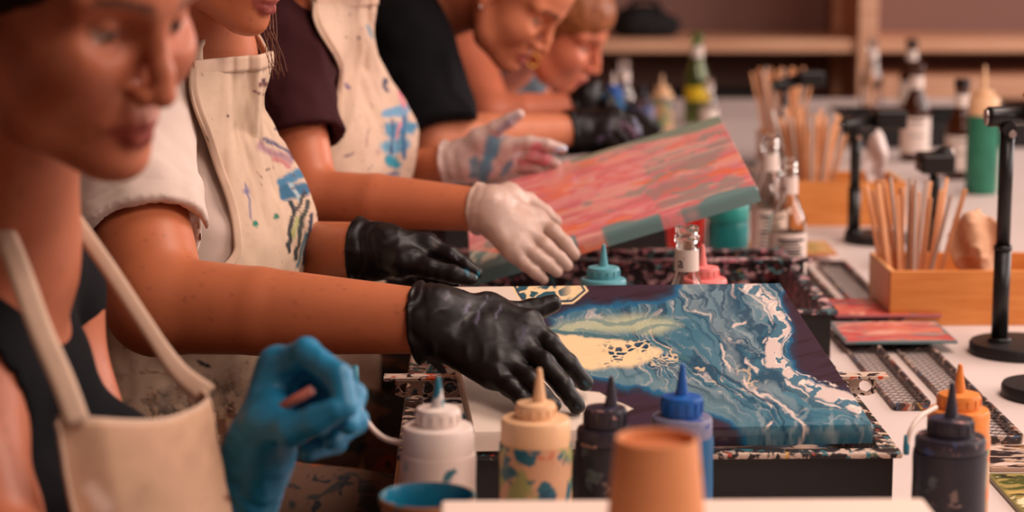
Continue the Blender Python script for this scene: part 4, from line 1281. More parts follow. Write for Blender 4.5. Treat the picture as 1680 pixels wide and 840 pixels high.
SKINS = {}
def build_person(spec):
    s = spec
    RB = frame(s['yaw'])
    pr, sh, u, f, l = torso_prims(s['N'], s['Pv'], RB, s.get('sw', .165), s.get('bust', .07), s.get('bulk', 1.0), s.get('depth', 1.0), s.get('shR'), s.get('shL'))
    if 'shR' in s: sh[0] = np.asarray(s['shR'])
    if 'shL' in s: sh[1] = np.asarray(s['shL'])
    N = np.asarray(s['N'], float)
    arms = []
    armr = s.get('armr', (.046, .041, .037, .026))
    for g, key in ((0, 'armR'), (1, 'armL')):
        if key not in s: continue
        e, w, k = s[key]
        e, w, k = (np.asarray(v, float) for v in (e, w, k))
        mid = e * .62 + w * .38
        arms += [(rcone(sh[g], e, armr[0], armr[1]), .03), (rcone(e, mid, armr[1] * .98, armr[2] * 1.03), .012), (rcone(mid, w, armr[2] * 1.03, armr[3] * 1.02), .004), (rcone(w, w * .7 + k * .3, armr[3], armr[3] * .5), .003)]
    prims = pr + arms
    HR, hc, hs = s['HR'], np.asarray(s['hc'], float), s.get('hs', 1.0)
    hd = head_sdf(hc, HR, hs, True, s.get('mouth', 0.0))
    nk0 = hc + HR @ np.array([-.030, 0, -.045]); nk1 = N - u * .02
    neck = union([rcone(nk0, nk1, .050, .056), rcone(nk1, N - u * .06, .056, .05)], .03)
    bodyf = union(prims, .03)
    def skin(p):
        d = smin(bodyf(p), neck(p), .035)
        return smin(d, hd(p), .016)
    lo, hi = s['lo'], s['hi']
    me, V = sdf_mesh('person', skin, lo, hi, s.get('h', .0045))
    base = np.tile(lin(s.get('skin', (196, 122, 86))), (len(V), 1))
    n = noise3(V * 60, 3) * .5 + noise3(V * 25, 4) * .5
    base = base * (1 + .07 * n)[:, None]
    dk = lin(s.get('lipc', (150, 62, 52)))
    base = head_col(V, base, hc, HR, hs, dk, lin(s.get('brow', (70, 42, 30))))
    fr = noise3(V * 330, 9)
    base = mixc(base, base * .55, sstep(.72, .85, fr) * .5)
    set_col(me, base)
    o = link('person', me, M_skin)
    tag(o, s['label'], 'person')
    # shirt
    if 'shirt' in s:
        sp = s['shirt']; off = sp.get('off', .011)
        sl = []; cuts = []
        for g, key in ((0, 'armR'), (1, 'armL')):
            if key not in s or not sp.get('sleeve'): continue
            e = np.asarray(s[key][0], float); d = (e - sh[g]); L = np.linalg.norm(d); d = d / L
            end = sh[g] + d * sp['sleeve'] * L
            rr = sp.get('sr', .060)
            sl.append((rcone(sh[g], end + d * .05, rr * .98, rr * sp.get('flare', 1.02)), .03))
            cuts.append((end.astype(np.float32), d.astype(np.float32), rcone(sh[g] + d * .02, e, armr[0] + .004, armr[0] + .006), sh[g].astype(np.float32)))
        base_f = union(pr, .03); sl_f = union(sl, .03) if sl else None
        Nf, uf, ff = N.astype(np.float32), u.astype(np.float32), f.astype(np.float32)
        amp = sp.get('fold', .006); sc = sp.get('fscale', 16)
        neckcut = sp.get('neck', (.01, .25)); scoop = sp.get('scoop'); seed = sp.get('seed', 1)
        armcut = sp.get('armhole')
        def shf(p):
            d = base_f(p) - off
            fold = amp * (1 - 2 * np.abs(noise3(p * sc * np.array([1, 1, .55], np.float32), seed))) * .7 + amp * .4 * noise3(p * sc * 2.3, seed + 1)
            if sl_f is not None:
                ds = sl_f(p)
                for end, dd, inner, s0 in cuts:
                    h = (p - end) @ dd
                    near = (np.linalg.norm(p - end, axis=1) < .16) | (h > 0)
                    near &= np.linalg.norm(p - s0, axis=1) < .6
                    ds = np.where(near, smax(ds, h, .003), ds)
                    hem = sstep(.004, .001, np.abs(h + .020)) * .0012
                    ds = np.where(near, ds + hem, ds)
                d = smin(d, ds, .025)
                for end, dd, inner, s0 in cuts:
                    h = (p - end) @ dd
                    hollow = smax(inner(p) - .004, -(h + .03), .003)
                    d = np.where(np.abs(h) < .12, smax(d, -hollow, .003), d)
            d = d - fold
            q = p - Nf
            d = smax(d, (q @ uf) + neckcut[1] * (q @ ff) - neckcut[0], .006)
            if scoop is not None:
                for c_, r_ in scoop: d = smax(d, -(np.linalg.norm((p - np.asarray(c_, np.float32)) / np.asarray(r_, np.float32), axis=1) - 1) * min(r_), .004)
            for a_, b_, r_ in sp.get('slots', []):
                vd = np.array([-.2, .93, -.3], np.float32); vd /= np.linalg.norm(vd)
                hh = (p - a_.astype(np.float32)) @ vd
                pf = p - vd * hh[:, None]; bb = b_ - vd * float((b_ - a_) @ vd)
                d = np.where(hh < .10, smax(d, -rcone(a_, bb, r_ * .8, r_ * 1.15)(pf), .003), d)
            if armcut is not None:
                for a_, b_, r_ in armcut: d = smax(d, -rcone(a_, b_, r_, r_)(p), .004)
            return d
        me, V = sdf_mesh('shirt', shf, sp.get('lo', lo), sp.get('hi', hi), sp.get('h', .0048))
        link('shirt', me, sp['mat'], o)
    # hair
    if 'hair' in s:
        hp = s['hair']
        hq = np.asarray(hc, np.float32); HR32 = HR.astype(np.float32)
        cap = union([ell((-.020, 0, .040), (.104, .083, .090)), (ell((.040, 0, .058), (.062, .068, .056)), .02)] + [(ell(c_, r_), .02) for c_, r_ in hp.get('extra', [])], .02)
        fz = hp.get('front', (.062, .045, .55))
        def hf(p):
            q = ((p - hq) @ HR32) / hs
            d = cap(q)
            d = d + .0025 * np.sin(q[:, 1] * 260 + 30 * noise3(q * 14, 2)) * .5 + .003 * noise3(q * np.array([30, 120, 30], np.float32), 5)
            line = (q[:, 0] - fz[0]) + fz[2] * (fz[1] - q[:, 2])
            line = line + .8 * np.maximum(0, .012 - q[:, 2]) * (q[:, 0] > -.03)
            return smax(d, line, .006) * hs
        ex = .17
        me, V = sdf_mesh('hair', hf, hc - ex, hc + ex, hp.get('h', .005))
        link('hair', me, hp['mat'], o)
    # trousers: seated, thighs forward, feet on the floor
    Pv = np.asarray(s['Pv'], float); f0 = RB[:, 0]; l0 = RB[:, 1]
    lg = [ecap(Pv + Z3 * .06, Pv - f0 * .02, l0, (.165, .125), (.18, .13))]
    feet = []
    kl = s.get('knee', .40)
    for g in (-1, 1):
        hip = Pv + l0 * g * .09 - Z3 * .01; kn = hip + f0 * kl + l0 * g * .03 - Z3 * .02; an = np.array([kn[0], kn[1], .09]) - f0 * .05
        lg += [(rcone(hip, kn, .085, .062), .04), (rcone(kn, an, .062, .05), .02)]
        feet.append(union([ell(an + f0 * .06 - Z3 * .045, (.11, .045, .045), np.stack([f0, l0, Z3], 1)), rcone(an, an - Z3 * .03, .045, .045)], .02))
    lf = union(lg, .03)
    g_ = lambda p: lf(p) + .004 * noise3(p * 14, 6)
    me, V = sdf_mesh('trousers', g_, np.minimum(Pv - .25, Pv + f0 * .6 - .25) * (1, 1, 0) + (0, 0, .06), np.maximum(Pv + .25, Pv + f0 * .6 + .25) * (1, 1, 0) + (0, 0, Pv[2] + .22), .011)
    link('trousers', me, s.get('trouser_mat', M_trousers), o)
    for ft in feet:
        gg = lambda p: smax(ft(p), .001 - p[:, 2], .004)
        me, V = sdf_mesh('shoe', gg, np.minimum(Pv - .25, Pv + f0 * .6 - .3) * (1, 1, 0) + (0, 0, -.02), np.maximum(Pv + .25, Pv + f0 * .6 + .3) * (1, 1, 0) + (0, 0, .14), .011)
        link('shoe', me, M_black, o)
    s.update(obj=o, u=u, f=f, l=l, sh=sh, torso=union(pr, .03), N=N)
    return s


def apron(s, zt, zb, phi_fn, off, colfn, nphi=150, nz=190, sag=.25, fold=.004, seed=3, rmax=.55, skew=0.0, mat_=None, smooth=3):
    """cloth laid round the front of the torso: for every height and angle find the cloth radius, then let it hang"""
    N, Pv, f, l = s['N'], np.asarray(s['Pv'], float), frame(s['yaw'] + skew)[:, 0], frame(s['yaw'] + skew)[:, 1]
    zs = np.linspace(zt, zb, nz)
    U = np.linspace(-1, 1, nphi)
    ph = np.zeros((nz, nphi)); r = np.full((nz, nphi), rmax)
    ax = np.zeros((nz, 3))
    for i, z in enumerate(zs):
        t = (N[2] - z) / (N[2] - Pv[2]); ax[i] = N + (Pv - N) * min(max(t, 0), 1.0); ax[i, 2] = z
        a, b = phi_fn((zt - z) / (zt - zb))
        ph[i] = np.radians((a + b) / 2 + U * (b - a) / 2)
    dirs = np.cos(ph)[..., None] * f + np.sin(ph)[..., None] * l
    sdf = s.get('apron_field', s['torso'])
    for it in range(45):
        p = ax[:, None, :] + dirs * r[..., None]
        d = sdf(p.reshape(-1, 3).astype(np.float32)).reshape(nz, nphi) - off
        r = np.maximum(r - d * .8, .02)
    fwd = np.einsum('ijk,k->ij', ax[:, None, :] + dirs * r[..., None], f)
    dz = (zt - zb) / (nz - 1)
    for i in range(1, nz):                              # hang: cannot cut back in under the bust
        lim = np.einsum('jk,k->j', ax[i - 1] + dirs[i - 1] * r[i - 1][:, None], f) - sag * dz
        cur = np.einsum('jk,k->j', ax[i] + dirs[i] * r[i][:, None], f)
        add = np.maximum(0, lim - cur) * np.clip(np.cos(ph[i]) * 1.6, 0, 1)
        r[i] = r[i] + add
    for k in range(smooth):
        r[1:-1, 1:-1] = (r[1:-1, 1:-1] * 2 + r[:-2, 1:-1] + r[2:, 1:-1] + r[1:-1, :-2] + r[1:-1, 2:]) / 6
    V = ax[:, None, :] + dirs * r[..., None]
    P0 = V.reshape(-1, 3)
    hgt = np.repeat((zt - zs) / (zt - zb), nphi); an = ph.ravel()
    arc = an * .17
    fo = fold * (1.3 * noise2(arc * 14 + hgt * 2.4, hgt * 2.2, seed) * (.4 + hgt) + .55 * noise2(arc * 26 - hgt * 5, hgt * 3.5, seed + 1) + .5 * (1 - 2 * np.abs(noise2(arc * 11 + hgt * 5, hgt * 3 - arc * 5, seed + 2))) + .22 * noise2(arc * 60, hgt * 24, seed + 5))
    P0 = P0 + dirs.reshape(-1, 3) * fo[:, None]
    V = P0.reshape(nz, nphi, 3)
    me = bpy.data.meshes.new('apron')
    ii, jj = np.meshgrid(np.arange(nz - 1), np.arange(nphi - 1), indexing='ij')
    q = np.stack([ii * nphi + jj, (ii + 1) * nphi + jj, (ii + 1) * nphi + jj + 1, ii * nphi + jj + 1], -1).reshape(-1, 4)
    me.from_pydata([tuple(v) for v in P0], [], [tuple(x) for x in q]); me.update()
    set_col(me, colfn(P0))
    o = link('apron', me, mat_ or M_apron, s['obj'], smooth=True)
    md = o.modifiers.new('thickness', 'SOLIDIFY'); md.thickness = .0022; md.offset = 0
    s['apron_V'] = V; s['apron_obj'] = o
    return o, V


def edge_ribbon(name, line, parent, s, width, m, push=.0015):
    c = np.asarray(s['N']) ; ctr = np.column_stack([np.tile(((np.asarray(s['N']) + np.asarray(s['Pv'])) / 2)[:2], (len(line), 1)), line[:, 2]])
    n = line - ctr; n /= np.linalg.norm(n, axis=1)[:, None]
    return ribbon(name, line + n * push, n, width, .0024, m, parent)


def strokes_col(base, marks, splat=None, seed=1):
    """pigment marks on cloth: marks = (polyline in picture px, rgb, width px, softness, roughness)"""
    def f(V):
        pp = proj(V); x, y = pp[:, 0], pp[:, 1]
        w = fbm2(x / 22, y / 22, 4, seed); w2 = fbm2(x / 22 + 9, y / 22, 4, seed + 3)
        c = np.tile(lin(base), (len(x), 1)) * (1 + .06 * fbm2(x / 60, y / 60, 3, seed + 8))[:, None]
        c = c * (1 - .05 * sstep(.1, .4, fbm2(x / 9, y / 9, 3, seed + 4)))[:, None]
        for poly, rgb, wd, soft, rough in marks:
            d = line_d(x + rough * w, y + rough * w2, poly) if len(poly) > 1 else np.hypot(x + rough * w - poly[0][0], y + rough * w2 - poly[0][1])
            c = mixc(c, lin(rgb), sstep(wd + soft, wd - soft, d))
        if splat: c = splat(c, x, y, w, w2)
        return c
    return f


# ------------------------------------------------------------------ materials for people
M_skin = mat('skin', (190, 115, 80), .42, spec=.4, attr=True, sss=.10, bump=.06, bscale=420)
M_trousers = mat('dark_trousers', (42, 36, 40), .9)
M_apron = mat('canvas_apron', (225, 195, 165), .85, attr=True, bump=.10, bscale=900)
M_strap = mat('apron_strap', (198, 168, 145), .85, var=.06, vscale=40)
M_tee_w = mat('white_tshirt', (204, 184, 172), .85, bump=.05, bscale=700)
M_tee_m = mat('maroon_tshirt', (54, 24, 27), .9, spec=.15, bump=.05, bscale=700)
M_tee_k = mat('black_tshirt', (13, 12, 16), .9, spec=.15, bump=.05, bscale=700)
M_tee_g = mat('grey_blue_top', (96, 112, 122), .85)
M_hair_d = mat('dark_hair', (26, 15, 11), .5, var=.3, vscale=90)
M_hair_r = mat('auburn_hair', (140, 78, 40), .5, var=.3, vscale=90)
M_hair_b = mat('light_brown_hair', (120, 72, 42), .5, var=.25, vscale=90)
M_gblack = mat('black_nitrile', (24, 18, 18), .43, spec=.34, attr=True)
M_gwhite = mat('white_latex', (214, 190, 178), .38, attr=True, sss=.15)
M_gblue = mat('blue_nitrile', (28, 120, 160), .42, var=.1, vscale=30)
M_gold = mat('gold_metal', (230, 170, 80), .2, metal=1.0)

# ------------------------------------------------------------------ person in the foreground (blurred, blue gloves)
HR = frame(54, 20, 4)
A = dict(label='person in a black tank top, cream apron and blue gloves, closest to the camera', yaw=74,
         N=P(0, 400, 1.66), Pv=(-.50, 1.74, .56), HR=HR, hc=P(240, 50, 1.50) - HR @ np.array([.085, 0, 0]),
         lo=(-.66, 1.26, .56), hi=(-.12, 2.08, 1.42), h=.0048, sw=.145, bust=.08, bulk=.92, shL=P(60, 480, 1.86),
         shR=P(-82, 640, 1.60), armR=(P(0, 920, 1.50), P(200, 960, 1.42), P(260, 960, 1.42)),
         armL=(P(210, 930, 1.82), P(392, 815, 1.70), P(412, 780, 1.68)), armr=(.043, .038, .034, .025),
         skin=(180, 106, 76), brow=(44, 24, 18), lipc=(140, 56, 50), trouser_mat=M_trousers)
uA = None
A['shirt'] = dict(mat=M_tee_k, off=.006, fold=.002, seed=5, neck=(.2, 0), h=.0048,
                  slots=[(P(20, 300, 1.55), P(122, 560, 1.50), .021)],
                  armhole=[(P(-90, 640, 1.58), P(0, 920, 1.48), .052)])
A['hair'] = dict(mat=M_hair_d, h=.006, front=(.080, .060, .7), extra=[((.030, 0, .045), (.062, .0795, .062)), ((-.085, 0, .085), (.045, .045, .045))])
build_person(A)
# bib hanging from two straps
bibc = [P(112, 690, 1.49), P(348, 645, 1.66), P(404, 900, 1.67), P(158, 900, 1.50)]
nu, nv = 60, 60
uu, vv = np.meshgrid(np.linspace(0, 1, nu), np.linspace(0, 1, nv), indexing='ij')
B_ = ((1 - uu) * (1 - vv))[..., None] * bibc[0] + (uu * (1 - vv))[..., None] * bibc[1] + (uu * vv)[..., None] * bibc[2] + ((1 - uu) * vv)[..., None] * bibc[3]
nb_ = np.cross(bibc[3] - bibc[0], bibc[1] - bibc[0]); nb_ /= np.linalg.norm(nb_)
if nb_[0] < 0: nb_ = -nb_
bulge = .022 * np.sin(uu * math.pi) + .006 * fbm2(uu * 3.1 + vv, vv * 1.3, 3, 4) - .012 * sstep(.86, 1, uu) - .012 * sstep(.14, 0, uu)
B_ = B_ + nb_ * bulge[..., None] + np.array([0, 0, 1.0]) * (-.012 * np.sin(uu * math.pi) * (1 - vv))[..., None]
me = bpy.data.meshes.new('apron')
ii, jj = np.meshgrid(np.arange(nu - 1), np.arange(nv - 1), indexing='ij')
q = np.stack([ii * nv + jj, (ii + 1) * nv + jj, (ii + 1) * nv + jj + 1, ii * nv + jj + 1], -1).reshape(-1, 4)
me.from_pydata([tuple(v) for v in B_.reshape(-1, 3)], [], [tuple(x) for x in q]); me.update()
set_col(me, strokes_col((198, 158, 128), [([(372, 820)], (120, 70, 50), 8, 6, 8), ([(150, 800), (170, 830)], (232, 205, 185), 12, 8, 3)])(B_.reshape(-1, 3)))
apA = link('apron', me, M_apron, A['obj'], smooth=True); md = apA.modifiers.new('thickness', 'SOLIDIFY'); md.thickness = .003
ribbon('apron_hem', B_[:, 0] + nb_ * .001, np.tile(nb_, (nu, 1)), .008, .0022, M_strap, apA)
ribbon('apron_hem', B_[0, :] + nb_ * .002, np.tile(nb_, (nv, 1)), .008, .0022, M_strap, apA)
ribbon('apron_hem', B_[-1, :] + nb_ * .002, np.tile(nb_, (nv, 1)), .008, .0022, M_strap, apA)
sL = smooth_path([P(-30, 330, 1.78), P(0, 372, 1.60), P(30, 440, 1.555), P(66, 540, 1.525), P(104, 628, 1.505), P(128, 694, 1.492)], 30)
sR = smooth_path([P(40, 268, 1.80), P(84, 306, 1.74), P(130, 372, 1.69), P(178, 440, 1.68), P(236, 528, 1.675), P(290, 606, 1.668), P(340, 648, 1.66)], 34)
nlook = np.array([.35, -.9, .2])
ribbon('apron_strap', sL, np.tile(nlook, (len(sL), 1)), .017, .004, M_strap, apA)
ribbon('apron_strap', sR, np.tile(nlook, (len(sR), 1)), np.concatenate([np.full(24, .012), np.linspace(.012, .018, 10)]), .005, M_strap, apA)
# blue gloved fist
YA = 1.66
hA = dict(w=P(425, 745, 1.685), c=P(380, 835, 1.71), f=[
    [P(440, 690, 1.66), P(478, 705, 1.635), P(520, 690, 1.625), P(552, 672, 1.62)],
    [P(455, 602, 1.69), P(502, 578, 1.665), P(556, 618, 1.635), P(568, 668, 1.62)],
    [P(462, 620, 1.705), P(520, 600, 1.69), P(578, 650, 1.66), P(572, 696, 1.635)],
    [P(470, 645, 1.715), P(530, 640, 1.70), P(582, 690, 1.67), P(545, 722, 1.645)],
    [P(470, 670, 1.72), P(525, 690, 1.70), P(550, 725, 1.675), P(505, 742, 1.655)]])
make_hand('glove', hA, M_gblue, A['obj'], h=.003, rw=.030, rcuff=.034, fr=.0108, wr=.0010, seed=3, palm_r=.0165)
hA2 = dict(w=P(215, 962, 1.435), c=P(170, 960, 1.44), f=[
    [P(262, 945, 1.455), P(300, 940, 1.47), P(330, 948, 1.475), P(352, 960, 1.475)],
    [P(318, 962, 1.44), P(362, 972, 1.44), P(392, 992, 1.44), P(404, 1016, 1.44)],
    [P(316, 980, 1.425), P(358, 994, 1.42), P(384, 1014, 1.42), P(392, 1038, 1.42)],
    [P(308, 998, 1.415), P(344, 1014, 1.41), P(366, 1034, 1.41), P(372, 1056, 1.41)],
    [P(296, 1014, 1.41), P(326, 1032, 1.405), P(342, 1048, 1.405), P(346, 1066, 1.405)]])
make_hand('glove', hA2, M_gblue, A['obj'], h=.004, rw=.029, rcuff=.033, fr=.0095, wr=.0010, seed=6, palm_r=.0150)
tube('wooden_stick', [P(455, 672, 1.652), P(512, 640, 1.64)], [.004, .004], mat('pink_stick', (190, 110, 95), .6), A['obj'], 8)

# ------------------------------------------------------------------ person in the white T-shirt (black gloves, blue canvas)
HR = frame(62, 26, 0)
B = dict(label='person in a white T-shirt and paint-stained apron reaching over the blue canvas in black gloves', yaw=78,
         N=P(338, 104, 2.50), Pv=(-.40, 2.58, .58), HR=HR, hc=P(446, 6, 2.37) - HR @ np.array([.099, 0, -.07]),
         lo=(-.62, 2.02, .60), hi=(.06, 2.86, 1.52), h=.0045, sw=.168, bust=.022, bulk=1.0, depth=.90, shL=P(305, 190, 2.68),
         shR=P(196, 236, 2.34), armR=(P(258, 500, 2.18), P(700, 527, 2.13), P(740, 530, 2.125)),
         armL=(P(436, 430, 2.68), P(592, 410, 2.50), P(620, 412, 2.49)), armr=(.058, .052, .044, .0325),
         skin=(186, 108, 72), lipc=(150, 70, 70), trouser_mat=mat('splattered_trousers', (92, 66, 52), .9, spots=[((40, 42, 42), .50, 16), ((132, 66, 32), .58, 14), ((160, 124, 96), .62, 20), ((28, 30, 36), .62, 34)]))
B['shirt'] = dict(mat=M_tee_w, off=.012, sleeve=.62, sr=.069, flare=1.08, fold=.0085, fscale=15, seed=4, neck=(.015, .35), h=.0045, lo=(-.66, 2.1, .55), hi=(0.0, 2.9, 1.3))
B['hair'] = dict(mat=M_hair_b, front=(.055, .05, .6), extra=[((-.06, 0, -.03), (.06, .075, .06))])
build_person(B)
def splatB(c, x, y, w, w2):
    f1, _ = voro2(x / 31 + w, y / 27 + w2, 5)
    c = mixc(c, lin((86, 62, 60)), sstep(.085, .05, f1 + .03 * noise2(x / 9, y / 9, 2)) * sstep(-.1, .3, noise2(x / 70, y / 70, 6)) * .8)
    lo = sstep(600, 720, y + 40 * w)
    c = mixc(c, lin((44, 52, 50)), lo * sstep(.0, .12, fbm2(x / 26, y / 26, 4, 41)) * .9)
    c = mixc(c, lin((112, 58, 30)), sstep(560, 700, y) * sstep(.1, .2, fbm2(x / 20, y / 30, 4, 43)) * .85)
    c = mixc(c, lin((30, 34, 40)), lo * sstep(.14, .2, fbm2(x / 14, y / 14, 4, 47)))
    c = mixc(c, lin((196, 160, 130)), lo * sstep(.2, .26, fbm2(x / 18, y / 26, 4, 49)) * .9)
    return c
mkB = [([(425, 140), (445, 138)], (96, 52, 56), 4, 2, 7), ([(430, 132)], (70, 40, 50), 4, 2, 6), ([(448, 148)], (80, 50, 56), 3, 2, 5), ([(372, 190)], (60, 44, 44), 2.5, 1.5, 3),
       ([(416, 150), (440, 158)], (110, 70, 66), 1.5, 1, 4), ([(448, 210), (470, 222)], (88, 66, 88), 1.5, 1, 4),
       ([(425, 236), (450, 254), (478, 268)], (150, 112, 120), 6, 5, 9), ([(432, 228), (462, 244), (482, 262)], (86, 78, 100), 2.5, 2, 7), ([(446, 262), (474, 276)], (176, 110, 108), 4, 3, 8),
       ([(464, 300), (490, 288)], (58, 110, 142), 9, 3, 8), ([(468, 316), (496, 312)], (40, 92, 122), 10, 3, 8), ([(478, 306), (488, 330)], (150, 165, 170), 3, 2, 8),
       ([(474, 330), (484, 352)], (30, 40, 52), 3, 1.5, 5), ([(496, 320), (478, 366), (472, 410)], (32, 34, 36), 3.4, 1.5, 6), ([(504, 330), (492, 372), (484, 424)], (40, 50, 44), 3.4, 1.5, 6),
       ([(510, 350), (502, 392), (498, 432)], (36, 44, 60), 3, 1.5, 6), ([(488, 360), (480, 390)], (150, 150, 90), 3, 1.5, 5), ([(500, 380), (488, 440)], (60, 100, 110), 2.2, 1.5, 5), ([(516, 380), (510, 440)], (150, 120, 90), 3, 2, 5),
       ([(418, 367)], (26, 112, 92), 4.5, 1.5, 4), ([(450, 356)], (22, 104, 84), 5, 1.5, 4), ([(400, 300), (412, 360)], (120, 110, 130), 2, 1.5, 5), ([(404, 312)], (110, 100, 130), 6, 5, 8),
       ([(376, 384), (384, 410)], (150, 120, 105), 2, 1.5, 5), ([(470, 214)], (60, 90, 130), 2, 1, 3),
       ([(205, 532), (225, 524)], (60, 42, 40), 3, 1.5, 6), ([(325, 590), (345, 600)], (50, 40, 44), 3.5, 2, 7), ([(230, 610), (280, 612)], (150, 110, 80), 1.5, 1, 3)]
def phiB(t):
    return (-54 + 25 * sstep(.0, .26, t) - 56 * sstep(.29, .45, t), 46 + 60 * sstep(0, .34, t))
apron(B, B['N'][2] + .010, .46, phiB, .026, strokes_col((196, 168, 144), mkB, splatB, 3), nphi=190, nz=260, sag=.06, fold=.0085, skew=-24)
VB = B['apron_V']
edge_ribbon('apron_hem', VB[2:, 2], B['apron_obj'], B, .010, M_strap)
edge_ribbon('apron_hem', VB[2, 2:-2], B['apron_obj'], B, .018, M_strap)
for e, g in ((3, -1), (-4, 1)):
    q0, Nn, ff, ll = VB[1, e], B['N'], B['f'], B['l']
    k1_ = Nn + ll * g * .066 + ff * .01 + Z3 * .045
    pth = smooth_path([q0 - (0, 0, .012), q0 * .6 + k1_ * .4 + Z3 * .006, k1_, Nn + ll * g * .05 - ff * .05 + Z3 * .055, Nn - ff * .068 + ll * g * .005 + Z3 * .055], 18)
    nrm = pth - (Nn + Z3 * .01); nrm /= np.linalg.norm(nrm, axis=1)[:, None]
    ribbon('apron_strap', pth, nrm, .018, .003, M_strap, B['apron_obj'])
# a few loose strands of hair by the chin
for i in range(9):
    a = P(436 + 2.2 * i, -6, 2.40 + .004 * i)
    pth = smooth_path([a, P(444 + 1.6 * i - 8 * (i % 3), 40, 2.40), P(436 + 3.2 * i, 84, 2.39), P(452 + 2.4 * i - 12 * (i % 2), 118 + 4 * (i % 4), 2.39)], 14)
    tube('hair_strand', pth, .00045, M_hair_b, B['obj'], 5)

def black_glove_col(marks, seed):
    def f(V):
        pp = proj(V); x, y = pp[:, 0], pp[:, 1]
        w = fbm2(x / 9, y / 9, 3, seed)
        c = np.tile(lin((17, 12, 12)), (len(V), 1)) * (1 + .3 * fbm2(x / 20, y / 20, 3, seed + 2))[:, None]
        for poly, rgb, wd, soft in marks:
            d = line_d(x + 5 * w, y + 5 * w, poly) if len(poly) > 1 else np.hypot(x + 5 * w - poly[0][0], y - poly[0][1])
            c = mixc(c, lin(rgb), sstep(wd + soft, wd - soft, d) * .8)
        return c
    return f
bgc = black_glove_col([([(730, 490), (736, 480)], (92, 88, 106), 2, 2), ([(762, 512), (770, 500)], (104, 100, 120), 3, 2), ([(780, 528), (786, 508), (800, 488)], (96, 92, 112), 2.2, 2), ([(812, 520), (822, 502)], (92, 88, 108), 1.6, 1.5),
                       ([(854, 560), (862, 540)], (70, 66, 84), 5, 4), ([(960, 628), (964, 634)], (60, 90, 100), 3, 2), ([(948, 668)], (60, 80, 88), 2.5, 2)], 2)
hBR = dict(w=P(716, 527, 2.130), c=P(686, 528, 2.135), f=[
    [P(800, 508, 2.150), P(840, 514, 2.165), P(878, 508, 2.172), P(908, 498, 2.176)],
    [P(866, 532, 2.130), P(900, 562, 2.112), P(934, 598, 2.105), P(960, 628, 2.104)],
    [P(852, 566, 2.112), P(893, 596, 2.085), P(924, 634, 2.068), P(946, 666, 2.062)],
    [P(833, 596, 2.096), P(868, 624, 2.068), P(892, 650, 2.050), P(908, 664, 2.045)],
    [P(806, 612, 2.086), P(836, 634, 2.066), P(856, 652, 2.054), P(872, 664, 2.050)]])
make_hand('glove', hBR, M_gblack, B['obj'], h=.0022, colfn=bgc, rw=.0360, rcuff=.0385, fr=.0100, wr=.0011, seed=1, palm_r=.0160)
bgc2 = black_glove_col([([(740, 414), (742, 424)], (110, 104, 130), 1, 1), ([(748, 420), (750, 428)], (110, 104, 130), 1, 1), ([(768, 450), (766, 444)], (30, 96, 116), 3, 1.5), ([(784, 446), (782, 452)], (50, 130, 150), 2.2, 1.2), ([(708, 396), (715, 404)], (90, 70, 64), 1.2, 1)], 6)
hBL = dict(w=P(628, 412, 2.495), c=P(583, 410, 2.505), f=[
    [P(660, 430, 2.462), P(706, 440, 2.448), P(745, 450, 2.444), P(772, 458, 2.444)],
    [P(698, 402, 2.485), P(738, 418, 2.475), P(764, 436, 2.468), P(781, 448, 2.462)],
    [P(694, 416, 2.500), P(736, 432, 2.494), P(758, 448, 2.484), P(770, 460, 2.474)],
    [P(686, 434, 2.512), P(722, 452, 2.506), P(742, 466, 2.492), P(746, 476, 2.478)],
    [P(676, 450, 2.516), P(704, 466, 2.506), P(718, 478, 2.494), P(722, 486, 2.482)]])
make_hand('glove', hBL, M_gblack, B['obj'], h=.0024, colfn=bgc2, rw=.0335, rcuff=.0360, fr=.0092, wr=.0014, seed=8, palm_r=.0145)

# ------------------------------------------------------------------ person in the maroon T-shirt (white gloves, pink canvas)
HR = frame(66, 20, 0)
C = dict(label='person in a maroon T-shirt and splattered apron holding the pink canvas in white gloves', yaw=76,
         N=P(532, 4, 3.12), Pv=(-.30, 3.20, .58), HR=HR, hc=P(628, -42, 3.02) - HR @ np.array([.095, 0, -.09]),
         lo=(-.52, 2.68, .70), hi=(.06, 3.50, 1.58), h=.005, sw=.165, bust=.022, bulk=.98, depth=.88, shL=P(530, 100, 3.30),
         shR=P(462, 92, 2.97), armR=(P(512, 322, 2.86), P(790, 344, 2.78), P(822, 350, 2.77)),
         armL=(P(600, 300, 3.34), P(735, 267, 3.225), P(760, 264, 3.22)), armr=(.044, .036, .036, .028),
         skin=(188, 110, 76), lipc=(150, 70, 64), trouser_mat=MATS['splattered_trousers'])
C['shirt'] = dict(mat=M_tee_m, off=.010, sleeve=.60, sr=.058, flare=1.06, fold=.008, fscale=16, seed=14, neck=(.015, .35), h=.005, lo=(-.56, 2.74, .70), hi=(0.05, 3.5, 1.36))
C['hair'] = dict(mat=M_hair_b, front=(.055, .05, .6), h=.007)
build_person(C)
def splatC(c, x, y, w, w2):
    f1, _ = voro2(x / 24 + w, y / 21 + w2, 15)
    return mixc(c, lin((96, 72, 74)), sstep(.09, .05, f1) * sstep(-.1, .3, noise2(x / 60, y / 60, 16)) * .8)
